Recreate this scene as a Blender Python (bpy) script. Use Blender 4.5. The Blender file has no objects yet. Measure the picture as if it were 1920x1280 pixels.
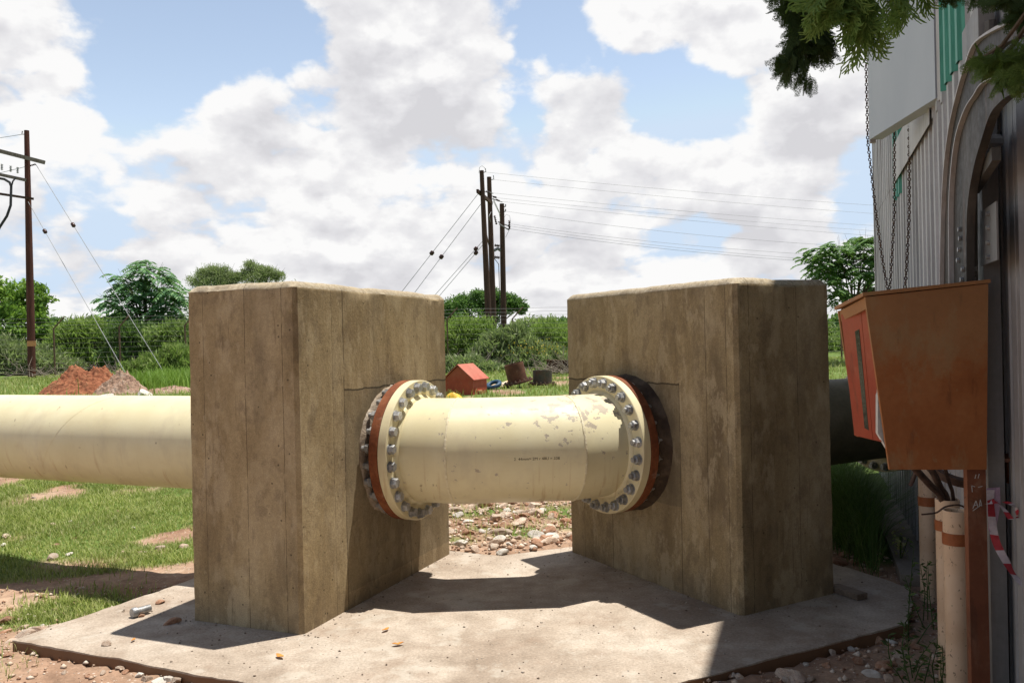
import bpy, bmesh, math, random
import numpy as np
from mathutils import Vector, Matrix, Quaternion
random.seed(7); RNG = np.random.default_rng(11)
SC = bpy.context.scene
COL = SC.collection
rad = math.radians

# ------------------------------------------------------------------ camera model (level, slightly rolled)
F = 1550.0; EYE = 1.63; ROLL = rad(1.25)
CR, SR = math.cos(ROLL), math.sin(ROLL)
def ray(u, v):
    du, dv = u-960.0, v-640.0
    return (du*CR-dv*SR)/F, -(du*SR+dv*CR)/F          # X/Y and (Z-EYE)/Y
def P(u, v, y):
    a, b = ray(u, v); return Vector((a*y, y, EYE+b*y))
def G(u, v, z=0.0):
    a, b = ray(u, v); y = (z-EYE)/b; return Vector((a*y, y, z))

cam_d = bpy.data.cameras.new('camera'); cam = bpy.data.objects.new('camera', cam_d); COL.objects.link(cam)
cam_d.sensor_fit = 'HORIZONTAL'; cam_d.sensor_width = 36; cam_d.lens = F/1920*36
cam_d.clip_start = 0.05; cam_d.clip_end = 3000
cam.matrix_world = Matrix(((CR, SR, 0, 0), (0, 0, -1, 0), (-SR, CR, 0, EYE), (0, 0, 0, 1)))
SC.camera = cam

# ------------------------------------------------------------------ noise
def _h(ix, iy, iz, seed):
    n = (ix*374761393 + iy*668265263 + iz*2147483647 + seed*974711) & 0xffffffff
    n = ((n ^ (n >> 13))*1274126177) & 0xffffffff
    n = n ^ (n >> 16)
    return (n & 0xffff)/65535.0
def vnoise(x, y, z=0.0, seed=0):
    x, y, z = np.broadcast_arrays(np.asarray(x, float), np.asarray(y, float), np.asarray(z, float))
    ix, iy, iz = (np.floor(a).astype(np.int64) for a in (x, y, z))
    fx, fy, fz = x-ix, y-iy, z-iz
    s = lambda t: t*t*(3-2*t)
    fx, fy, fz = s(fx), s(fy), s(fz)
    r = 0
    for dx in (0, 1):
        for dy in (0, 1):
            for dz in (0, 1):
                w = (fx if dx else 1-fx)*(fy if dy else 1-fy)*(fz if dz else 1-fz)
                r = r + w*_h(ix+dx, iy+dy, iz+dz, seed)
    return r
def fbm(x, y, z=0.0, oct=4, seed=0):
    a, t, s = 0.5, 0.0, 0.0
    f = 1.0
    for k in range(oct):
        t = t + a*vnoise(np.asarray(x)*f, np.asarray(y)*f, np.asarray(z)*f, seed+k); s += a
        a *= .5; f *= 2.03
    return t/s
def smooth(t):
    t = np.clip(t, 0, 1); return t*t*(3-2*t)

# ------------------------------------------------------------------ mesh helpers
class MB:
    def __init__(s): s.v = []; s.f = []; s.mi = []; s.cur = 0
    def add(s, vs, fs):
        o = len(s.v); s.v += [tuple(p) for p in vs]
        for f in fs: s.f.append(tuple(i+o for i in f)); s.mi.append(s.cur)
    def box(s, c, d, R=None):
        c = Vector(c); vs = []
        for x in (-.5, .5):
            for y in (-.5, .5):
                for z in (-.5, .5):
                    p = Vector((x*d[0], y*d[1], z*d[2]))
                    if R is not None: p = R @ p
                    vs.append(c+p)
        s.add(vs, [(0,1,3,2),(4,6,7,5),(0,4,5,1),(2,3,7,6),(0,2,6,4),(1,5,7,3)])
    def beam(s, a, b, w, h, up=(0,0,1)):
        a, b = Vector(a), Vector(b); d = (b-a); L = d.length; d.normalize()
        r = d.cross(Vector(up)).normalized(); u = r.cross(d)
        R = Matrix((r, d, u)).transposed()
        s.box((a+b)/2, (w, L, h), R)
    def tube(s, pts, rs, n=8, caps=True):
        pts = [Vector(p) for p in pts]
        rs = [float(q) for q in rs] if hasattr(rs, "__len__") else [float(rs)]*len(pts)
        up = None; rings = []
        for i, p in enumerate(pts):
            d = (pts[min(i+1, len(pts)-1)]-pts[max(i-1, 0)]).normalized()
            if up is None:
                up = Vector((0,0,1)) if abs(d.z) < .9 else Vector((1,0,0))
            x = d.cross(up).normalized(); y = x.cross(d).normalized(); up = y
            rings.append([p+rs[i]*(math.cos(2*math.pi*k/n)*x+math.sin(2*math.pi*k/n)*y) for k in range(n)])
        s.rings(rings, caps)
    def rings(s, rings, caps=True, closed=False):
        n = len(rings[0]); vs = [p for r in rings for p in r]; fs = []
        m = len(rings)
        for i in range(m if closed else m-1):
            j = (i+1) % m
            for k in range(n):
                l = (k+1) % n
                fs.append((i*n+k, i*n+l, j*n+l, j*n+k))
        if caps and not closed:
            fs.append(tuple(range(n-1, -1, -1))); fs.append(tuple((m-1)*n+k for k in range(n)))
        s.add(vs, fs)
    def lathe(s, o, ax, prof, n=48, closed=True, jit=0.0):
        o = Vector(o); ax = Vector(ax).normalized()
        up = Vector((0,0,1)) if abs(ax.z) < .9 else Vector((1,0,0))
        x = ax.cross(up).normalized(); y = x.cross(ax)
        rr = []
        for (t, r) in prof:
            ring = []
            for k in range(n):
                j = 1+jit*random.uniform(-1, 1)
                a = 2*math.pi*k/n
                ring.append(o+ax*(t+jit*.1*random.uniform(-1, 1))+r*j*(math.cos(a)*x+math.sin(a)*y))
            rr.append(ring)
        s.rings(rr, caps=not closed, closed=closed)
    def hexa(s, near, off):                                   # a polygon extruded by a vector
        near = [Vector(p) for p in near]; n = len(near); off = Vector(off)
        vs = near+[p+off for p in near]
        fs = [tuple(range(n)), tuple(range(2*n-1, n-1, -1))]
        for k in range(n):
            l = (k+1) % n; fs.append((k, k+n, l+n, l))
        s.add(vs, fs)

def wloc(o):
    p = Vector((0,0,0))
    while o is not None: p += o.location; o = o.parent
    return p
def fixn(me):
    bm = bmesh.new(); bm.from_mesh(me); bmesh.ops.recalc_face_normals(bm, faces=bm.faces); bm.to_mesh(me); bm.free()
def obj(name, mb, mat, parent=None, loc=None, angle=35, local=False):
    """link mb (world coordinates) as ONE mesh object"""
    me = bpy.data.meshes.new(name)
    base = wloc(parent) if parent is not None else (Vector(loc) if loc is not None else Vector((0,0,0)))
    vs = mb.v if local else [(x-base.x, y-base.y, z-base.z) for x, y, z in mb.v]
    me.from_pydata(vs, [], mb.f); me.update()
    mats = mat if isinstance(mat, (list, tuple)) else [mat]
    for m in mats: me.materials.append(m)
    if len(mats) > 1: me.polygons.foreach_set('material_index', mb.mi)
    fixn(me)
    if angle is not None:
        me.shade_smooth(); me.set_sharp_from_angle(angle=rad(angle))
    o = bpy.data.objects.new(name, me); COL.objects.link(o)
    if parent is not None: o.parent = parent
    elif loc is not None: o.location = base
    return o
def objnp(name, V, Fc, mat, parent=None, loc=None):
    me = bpy.data.meshes.new(name)
    base = wloc(parent) if parent is not None else (Vector(loc) if loc is not None else Vector((0,0,0)))
    V = np.asarray(V, np.float32)-np.array(base, np.float32)
    Fc = np.asarray(Fc, np.int32); m, k = Fc.shape
    me.vertices.add(len(V)); me.vertices.foreach_set('co', V.ravel())
    me.loops.add(m*k); me.loops.foreach_set('vertex_index', Fc.ravel())
    me.polygons.add(m); me.polygons.foreach_set('loop_start', np.arange(0, m*k, k, dtype=np.int32))
    me.update(calc_edges=True); me.validate()
    me.materials.append(mat)
    o = bpy.data.objects.new(name, me); COL.objects.link(o)
    if parent is not None: o.parent = parent
    elif loc is not None: o.location = base
    return o
def tag(o, label=None, cat=None, group=None, kind=None):
    if label: o['label'] = label
    if cat: o['category'] = cat
    if group: o['group'] = group
    if kind: o['kind'] = kind
    return o
def thing(name, label, cat, loc=(0,0,0), group=None):
    o = bpy.data.objects.new(name, None); COL.objects.link(o); o.location = loc
    o.empty_display_size = .1
    return tag(o, label, cat, group)

# ------------------------------------------------------------------ node helpers
def new_mat(name):
    m = bpy.data.materials.new(name); m.use_nodes = True
    nt = m.node_tree; b = nt.nodes['Principled BSDF']
    return m, nt, b
def nd(nt, typ, **kw):
    n = nt.nodes.new(typ)
    for k, v in kw.items():
        if k.startswith('i_'):
            key = k[2:]; key = int(key) if key.isdigit() else key.replace('_', ' ')
            if isinstance(v, bpy.types.NodeSocket): nt.links.new(v, n.inputs[key])
            else: n.inputs[key].default_value = v
        else: setattr(n, k, v)
    return n
def lk(nt, a, b): nt.links.new(a, b)
def math_(nt, op, a, b=None, c=None, clamp=False):
    n = nt.nodes.new('ShaderNodeMath'); n.operation = op; n.use_clamp = clamp
    for i, v in enumerate((a, b, c)):
        if v is None: continue
        if isinstance(v, bpy.types.NodeSocket): nt.links.new(v, n.inputs[i])
        else: n.inputs[i].default_value = v
    return n.outputs[0]
def coords(nt, scale=(1,1,1), kind='Object', off=(0,0,0)):
    t = nt.nodes.new('ShaderNodeTexCoord'); m = nt.nodes.new('ShaderNodeMapping')
    m.inputs['Scale'].default_value = scale; m.inputs['Location'].default_value = off
    nt.links.new(t.outputs[kind], m.inputs['Vector']); return m.outputs[0]
def noise(nt, vec, scale=5, detail=4, rough=.55, dist=0):
    n = nt.nodes.new('ShaderNodeTexNoise')
    n.inputs['Scale'].default_value = scale; n.inputs['Detail'].default_value = detail
    n.inputs['Roughness'].default_value = rough; n.inputs['Distortion'].default_value = dist
    nt.links.new(vec, n.inputs['Vector']); return n.outputs['Fac']
def ramp(nt, fac, stops, interp='LINEAR'):
    r = nt.nodes.new('ShaderNodeValToRGB'); e = r.color_ramp.elements; r.color_ramp.interpolation = interp
    while len(e) > 2: e.remove(e[-1])
    while len(e) < len(stops): e.new(.5)
    for k, (p, c) in enumerate(stops):
        e[k].position = p
        e[k].color = (c, c, c, 1) if not hasattr(c, '__len__') else (c[0], c[1], c[2], 1)
    nt.links.new(fac, r.inputs[0]); return r.outputs[0]
def mix(nt, fac, a, b, mode='MIX'):
    n = nt.nodes.new('ShaderNodeMix'); n.data_type = 'RGBA'; n.blend_type = mode
    for key, v in ((0, fac), (6, a), (7, b)):
        if isinstance(v, bpy.types.NodeSocket): nt.links.new(v, n.inputs[key])
        elif key == 0: n.inputs[0].default_value = v
        else: n.inputs[key].default_value = (v[0], v[1], v[2], 1)
    return n.outputs[2]
def bump(nt, h, strength=.3, dist=.01, prev=None):
    b = nt.nodes.new('ShaderNodeBump'); b.inputs['Strength'].default_value = strength; b.inputs['Distance'].default_value = dist
    nt.links.new(h, b.inputs['Height'])
    if prev is not None: nt.links.new(prev, b.inputs['Normal'])
    return b.outputs[0]
def sep(nt, vec):
    s = nt.nodes.new('ShaderNodeSeparateXYZ'); nt.links.new(vec, s.inputs[0]); return s.outputs
def setc(nt, b, col=None, rough=None, metal=None, normal=None, spec=None):
    for key, v in (('Base Color', col), ('Roughness', rough), ('Metallic', metal), ('Normal', normal), ('Specular IOR Level', spec)):
        if v is None: continue
        if isinstance(v, bpy.types.NodeSocket): nt.links.new(v, b.inputs[key])
        elif key == 'Base Color': b.inputs[key].default_value = (v[0], v[1], v[2], 1)
        else: b.inputs[key].default_value = v

def mottled(name, cols, scale=4, rough=.8, stretch=(1,1,1), bstr=.3, bscale=40, metal=0, fine=.25, spec=.3, rnd=0.0, bdist=.01):
    m, nt, b = new_mat(name)
    v = coords(nt, stretch)
    if rnd:
        oi = nt.nodes.new('ShaderNodeObjectInfo')
        c2 = nt.nodes.new('ShaderNodeVectorMath'); c2.operation = 'ADD'
        lk(nt, v, c2.inputs[0]); sc = nt.nodes.new('ShaderNodeVectorMath'); sc.operation = 'SCALE'
        cb = nt.nodes.new('ShaderNodeCombineXYZ'); lk(nt, oi.outputs['Random'], cb.inputs[0]); lk(nt, oi.outputs['Random'], cb.inputs[1])
        lk(nt, cb.outputs[0], sc.inputs[0]); sc.inputs['Scale'].default_value = 37.0
        lk(nt, sc.outputs[0], c2.inputs[1]); v = c2.outputs[0]
    n1 = noise(nt, v, scale, 6, .6)
    k = len(cols)
    c = ramp(nt, n1, [(.28+.44*i/max(1, k-1), cols[i]) for i in range(k)])
    n2 = noise(nt, v, bscale, 5, .65)
    c = mix(nt, fine, c, ramp(nt, n2, [(.3, (.25,.25,.25)), (.7, (.85,.85,.85))]), 'OVERLAY')
    if rnd:
        f = math_(nt, 'MULTIPLY_ADD', oi.outputs['Random'], rnd, 1-rnd*.5)
        g = nt.nodes.new('ShaderNodeVectorMath'); g.operation = 'SCALE'; lk(nt, c, g.inputs[0]); lk(nt, f, g.inputs['Scale']); c = g.outputs[0]
    setc(nt, b, c, rough, metal, bump(nt, n2, bstr, bdist), spec)
    return m

# ------------------------------------------------------------------ light and sky
SUN = Vector((.208, .106, 1.0)).normalized()
sd = bpy.data.lights.new('sun', 'SUN'); sd.energy = 5.0; sd.angle = rad(.53); sd.color = (1, .955, .88)
so = bpy.data.objects.new('sun', sd); COL.objects.link(so)
so.rotation_euler = (-SUN).to_track_quat('-Z', 'Y').to_euler(); so.location = (5, 3, 30)

world = bpy.data.worlds.new('World'); SC.world = world; world.use_nodes = True
wt = world.node_tree
for n in list(wt.nodes): wt.nodes.remove(n)
out = nd(wt, 'ShaderNodeOutputWorld'); bg = nd(wt, 'ShaderNodeBackground'); bg.inputs['Strength'].default_value = 0.07
lk(wt, bg.outputs[0], out.inputs[0])
sky = nd(wt, 'ShaderNodeTexSky', sky_type='NISHITA'); sky.sun_disc = False
sky.sun_elevation = math.asin(SUN.z); sky.sun_rotation = math.atan2(SUN.x, SUN.y)
sky.altitude = 1200; sky.air_density = 1.0; sky.dust_density = .6; sky.ozone_density = 1.2
tc = nd(wt, 'ShaderNodeTexCoord'); D = tc.outputs['Generated']
def blobsum(nt, blobs):
    tot = None
    for (u, v, r, s) in blobs:
        a, b = ray(u, v); c = Vector((a, 1, b)).normalized()
        n = nt.nodes.new('ShaderNodeVectorMath'); n.operation = 'DISTANCE'
        lk(nt, D, n.inputs[0]); n.inputs[1].default_value = c
        q = math_(nt, 'MULTIPLY', n.outputs['Value'], F/r*.93)
        q = math_(nt, 'MULTIPLY', q, q)
        q = math_(nt, 'MULTIPLY', q, -1.0)
        e = math_(nt, 'EXPONENT', q)
        tot = math_(nt, 'MULTIPLY', e, s) if tot is None else math_(nt, 'MULTIPLY_ADD', e, s, tot)
    return tot
HOLES = [(225,110,75,-.3),(270,185,75,-.34),(300,140,60,-.3),(375,110,48,-.26),(350,20,45,-.2),(420,30,50,-.22),(500,85,58,-.34),(560,50,60,-.32),(470,45,40,-.24),
         (940,20,55,-.3),(1020,45,75,-.36),(1075,95,62,-.34),(1160,105,50,-.26),(1235,130,65,-.36),(1300,185,65,-.36),(1345,165,55,-.34),(1370,225,45,-.3),(1240,190,60,-.2),
         (960,205,45,-.26),(1000,235,40,-.24),(1125,305,38,-.26),(125,300,48,-.26),(170,365,58,-.3),(215,425,45,-.26),(700,375,45,-.27),(795,335,36,-.24),
         (1610,330,45,-.26),(1590,400,45,-.24),(1270,420,70,-.16),(1040,395,80,-.12),(780,360,40,-.14),(1540,160,70,-.14),(1420,250,45,-.16)]
FULL = [(620,280,190,.16),(800,130,120,.16),(80,60,120,.14),(90,220,90,.13),(1270,30,90,.14),(1330,60,70,.12),(1100,210,80,.14),(1480,235,75,.15),(1250,320,90,.12),(620,360,120,.14),(300,440,120,.07),(250,50,70,.16),(1100,470,200,.05),(640,30,60,.12),(700,470,200,.08)]
bias = blobsum(wt, HOLES+FULL)
sx = sep(wt, D)
zc = math_(wt, 'MAXIMUM', sx[2], 0.0)
def cloud(dz):
    zz = math_(wt, 'POWER', math_(wt, 'MAXIMUM', math_(wt, 'ADD', sx[2], dz), 0.0), .75)
    cv = nd(wt, 'ShaderNodeCombineXYZ')
    lk(wt, sx[0], cv.inputs[0]); lk(wt, sx[1], cv.inputs[1]); lk(wt, math_(wt, 'MULTIPLY', zz, 1.5), cv.inputs[2])
    n1 = noise(wt, cv.outputs[0], 5.0, 10, .57, .0)
    vo = nd(wt, 'ShaderNodeTexVoronoi', feature='F1'); vo.inputs['Scale'].default_value = 11; vo.inputs['Detail'].default_value = 2; vo.inputs['Roughness'].default_value = .5
    va = nd(wt, 'ShaderNodeVectorMath', operation='ADD'); lk(wt, cv.outputs[0], va.inputs[0])
    nn = nd(wt, 'ShaderNodeTexNoise'); nn.inputs['Scale'].default_value = 16; nn.inputs['Detail'].default_value = 5; lk(wt, cv.outputs[0], nn.inputs['Vector'])
    vs_ = nd(wt, 'ShaderNodeVectorMath', operation='SCALE'); lk(wt, nn.outputs['Color'], vs_.inputs[0]); vs_.inputs['Scale'].default_value = .07; lk(wt, vs_.outputs[0], va.inputs[1])
    lk(wt, va.outputs[0], vo.inputs['Vector'])
    b = math_(wt, 'MULTIPLY', vo.outputs['Distance'], -.42)
    return math_(wt, 'MULTIPLY_ADD', n1, 1.62, b), n1
d0, n0 = cloud(0.0); d1, _ = cloud(0.022); d2, n2_ = cloud(0.06)
den = math_(wt, 'ADD', math_(wt, 'SUBTRACT', d0, .300), math_(wt, 'MULTIPLY', bias, .86))
lowb = math_(wt, 'MULTIPLY', math_(wt, 'SUBTRACT', 1.0, math_(wt, 'MULTIPLY', zc, 6.0), clamp=True), .12)
high = math_(wt, 'MULTIPLY', math_(wt, 'SUBTRACT', zc, .48, clamp=True), -1.1)
behind = math_(wt, 'MULTIPLY', math_(wt, 'MULTIPLY_ADD', sx[1], -1.6, .1, clamp=True), -.30)     # clouds thinned out of view, added to dim faces turned to the viewer
den = math_(wt, 'ADD', math_(wt, 'ADD', math_(wt, 'ADD', den, lowb), high), behind)
cov = nd(wt, 'ShaderNodeMapRange', interpolation_type='SMOOTHSTEP'); lk(wt, den, cov.inputs[0])
cov.inputs[1].default_value = -.085; cov.inputs[2].default_value = .10
lit = math_(wt, 'MULTIPLY_ADD', math_(wt, 'SUBTRACT', d0, d1), 1.9, math_(wt, 'MULTIPLY', math_(wt, 'SUBTRACT', n0, n2_), 2.6))
thick = nd(wt, 'ShaderNodeMapRange', interpolation_type='SMOOTHSTEP'); lk(wt, den, thick.inputs[0])
thick.inputs[1].default_value = .06; thick.inputs[2].default_value = .40
sh = math_(wt, 'ADD', math_(wt, 'MULTIPLY_ADD', thick.outputs[0], -.34, .78), lit, clamp=True)
ccol = ramp(wt, sh, [(.05, (7.2, 7.1, 7.35)), (.35, (8.2, 8.1, 8.3)), (.60, (9.0, 8.9, 9.0)), (.9, (10.3, 10.2, 10.1))])
skyc = nd(wt, 'ShaderNodeVectorMath', operation='MULTIPLY'); lk(wt, sky.outputs[0], skyc.inputs[0]); zt_ = nd(wt, 'ShaderNodeMapRange', interpolation_type='SMOOTHSTEP'); lk(wt, zc, zt_.inputs[0]); zt_.inputs[1].default_value = .40; zt_.inputs[2].default_value = .62; lk(wt, mix(wt, zt_.outputs[0], (3.1, 2.5, 1.98), (1.1, 1.05, 1.0)), skyc.inputs[1])  # unseen zenith darkened to lower the ambient light
skm = nd(wt, 'ShaderNodeVectorMath', operation='MINIMUM'); lk(wt, skyc.outputs[0], skm.inputs[0]); skm.inputs[1].default_value = (6.6, 8.0, 9.8)
fin = mix(wt, math_(wt, 'MULTIPLY', cov.outputs[0], .97), skm.outputs[0], ccol)
lk(wt, fin, bg.inputs[0])

SC.view_settings.view_transform = 'Standard'; SC.view_settings.look = 'None'
SC.view_settings.exposure = .45; SC.view_settings.gamma = 1
SC.cycles.max_bounces = 6; SC.cycles.diffuse_bounces = 3; SC.cycles.glossy_bounces = 3; SC.cycles.transmission_bounces = 3
# ------------------------------------------------------------------ terrain
SLAB = [(-2.88,4.69), (-.085,3.5), (2.2,4.65), (2.52,5.3), (1.78,6.98), (-.15,6.33), (-1.74,7.05)]
def in_poly(x, y, poly, grow=0):
    x = np.asarray(x, float); y = np.asarray(y, float); c = np.zeros(x.shape, bool); n = len(poly)
    for i in range(n):
        x1, y1 = poly[i]; x2, y2 = poly[(i+1) % n]
        t = ((y1 > y) != (y2 > y)) & (x < (x2-x1)*(y-y1)/((y2-y1) or 1e-9)+x1)
        c ^= t
    return c
def tz0(x, y):
    x = np.asarray(x, float); y = np.asarray(y, float)
    z = -.05+.045*smooth((y-5.3)/1.3)-.10*1.7*smooth((-1.75-x)/1.1)*smooth((y-4.6)/1.2)*(1-smooth((y-8.5)/5))+.0225*np.clip(y-8, 0, 34)
    return z
def tz(x, y):
    x = np.asarray(x, float); y = np.asarray(y, float)
    n = (fbm(x*1.3, y*1.3, 0, 4, 3)-.5)*.06+(fbm(x*7, y*7, 0, 3, 9)-.5)*.022
    return tz0(x, y)+n*np.where(in_poly(x, y, SLAB), 0.0, 1.0)-np.where(in_poly(x, y, SLAB), .03, 0)
def tzs(x, y): return float(tz(x, y))
def gdens(x, y):
    """how grassy the ground is, 0..1"""
    x = np.asarray(x, float); y = np.asarray(y, float)
    n = fbm(x*.9, y*.9, 0, 4, 21)
    lawn = smooth((-1.62-x+.10*(y-6))/.3)*smooth((y-6.62-.25*(x+3.2)+.8*(n-.5))/.45)
    lawn = lawn*smooth((n-.24)/.12)
    for (u, v, r) in ((150,1052,.2),(200,1050,.2),(45,945,.30),(235,930,.22),(290,925,.15),(80,1050,.16),(110,1052,.16),(330,1085,.3),(250,1095,.25),(30,1005,.14),(300,1030,.1)):
        g = G(u, v, -.15); lawn = lawn*(1-.62*np.exp(-((x-g.x)**2+((y-g.y)*.8)**2)/r**2))
    spots = 0
    for (u, v, r) in ((960,1000,.20),(985,995,.16),(870,962,.28),(850,1012,.20),(925,958,.2),(1040,962,.25),(1060,955,.25),(900,990,.15),(1062,990,.15),(140,1085,.3),(60,1120,.3),(90,1100,.25),(190,1090,.22)):
        g = G(u, v, .0); spots = spots+.65*np.exp(-((x-g.x)**2+(y-g.y)**2)/r**2)
    near = .2*smooth((n-.56)/.1)*smooth((-1.5-x)/.6)*smooth((5.9-y)/.4)
    mid = smooth((y-10.5)/3)*smooth((n-.30)/.15)*.9
    right = smooth((x-2.45)/.25)*smooth((y-5.75)/.3)*.9
    return np.clip(np.maximum.reduce([lawn, spots+0*x, near, mid, right]), 0, 1)

# ground sheet
def axis(lo, hi, step, ends, grow):
    a = list(np.arange(lo, hi+1e-6, step)); s = step; p = hi
    while p < ends[1]: s *= grow; p += s; a.append(p)
    s = step; p = lo; b = []
    while p > ends[0]: s *= grow; p -= s; b.append(p)
    return np.array(b[::-1]+a)
gx = axis(-5.0, 4.2, .05, (-420, 420), 1.12); gy = axis(3.2, 11.5, .05, (-60, 700), 1.07)
X, Y = np.meshgrid(gx, gy); Z = tz(X, Y)
nx, ny = len(gx), len(gy)
V = np.stack([X.ravel(), Y.ravel(), Z.ravel()], 1)
i = np.arange(nx-1)[None, :]+np.arange(ny-1)[:, None]*nx
FC = np.stack([i, i+1, i+1+nx, i+nx], -1).reshape(-1, 4)

def ground_mat():
    m, nt, b = new_mat('soil'); v = coords(nt)
    at = nd(nt, 'ShaderNodeAttribute', attribute_name='grassy')
    n1 = noise(nt, v, 1.1, 6, .6); n2 = noise(nt, v, 9, 6, .65); n3 = noise(nt, v, 60, 4, .7)
    soil = ramp(nt, n1, [(.3, (.19,.10,.06)), (.5, (.31,.20,.135)), (.7, (.42,.31,.22))])
    soil = mix(nt, .5, soil, ramp(nt, n2, [(.3, (.2,.2,.2)), (.7, (.8,.8,.8))]), 'OVERLAY')
    vo = nd(nt, 'ShaderNodeTexVoronoi', feature='F1'); lk(nt, v, vo.inputs['Vector']); vo.inputs['Scale'].default_value = 38
    peb = math_(nt, 'LESS_THAN', vo.outputs['Distance'], .26)
    sel = math_(nt, 'GREATER_THAN', sep(nt, vo.outputs['Color'])[0], .60)
    soil = mix(nt, math_(nt, 'MULTIPLY', math_(nt, 'MULTIPLY', peb, sel), .8), soil, ramp(nt, sep(nt, vo.outputs['Color'])[1], [(0, (.30,.17,.11)), (.5, (.45,.34,.26)), (1, (.58,.52,.46))]))
    soil = mix(nt, .35, soil, ramp(nt, n3, [(.3, (.25,.25,.25)), (.7, (.8,.8,.8))]), 'OVERLAY')
    gr = ramp(nt, n2, [(.3, (.07,.115,.025)), (.55, (.115,.175,.04)), (.75, (.20,.20,.08))])
    gm = math_(nt, 'MULTIPLY_ADD', at.outputs['Fac'], 1.5, math_(nt, 'MULTIPLY_ADD', n2, .9, -.75), clamp=True)
    c = mix(nt, gm, soil, gr)
    h = math_(nt, 'ADD', math_(nt, 'MULTIPLY', n3, .4), math_(nt, 'ADD', n2, math_(nt, 'MULTIPLY', peb, .25)))
    setc(nt, b, c, .95, 0, bump(nt, h, .55, .02), .15)
    return m
M_SOIL = ground_mat()
ground = objnp('ground', V, FC, M_SOIL)
ground.data.shade_smooth()
at = ground.data.attributes.new('grassy', 'FLOAT', 'POINT'); at.data.foreach_set('value', gdens(X, Y).ravel().astype(np.float32))
tag(ground, kind='structure')

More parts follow.
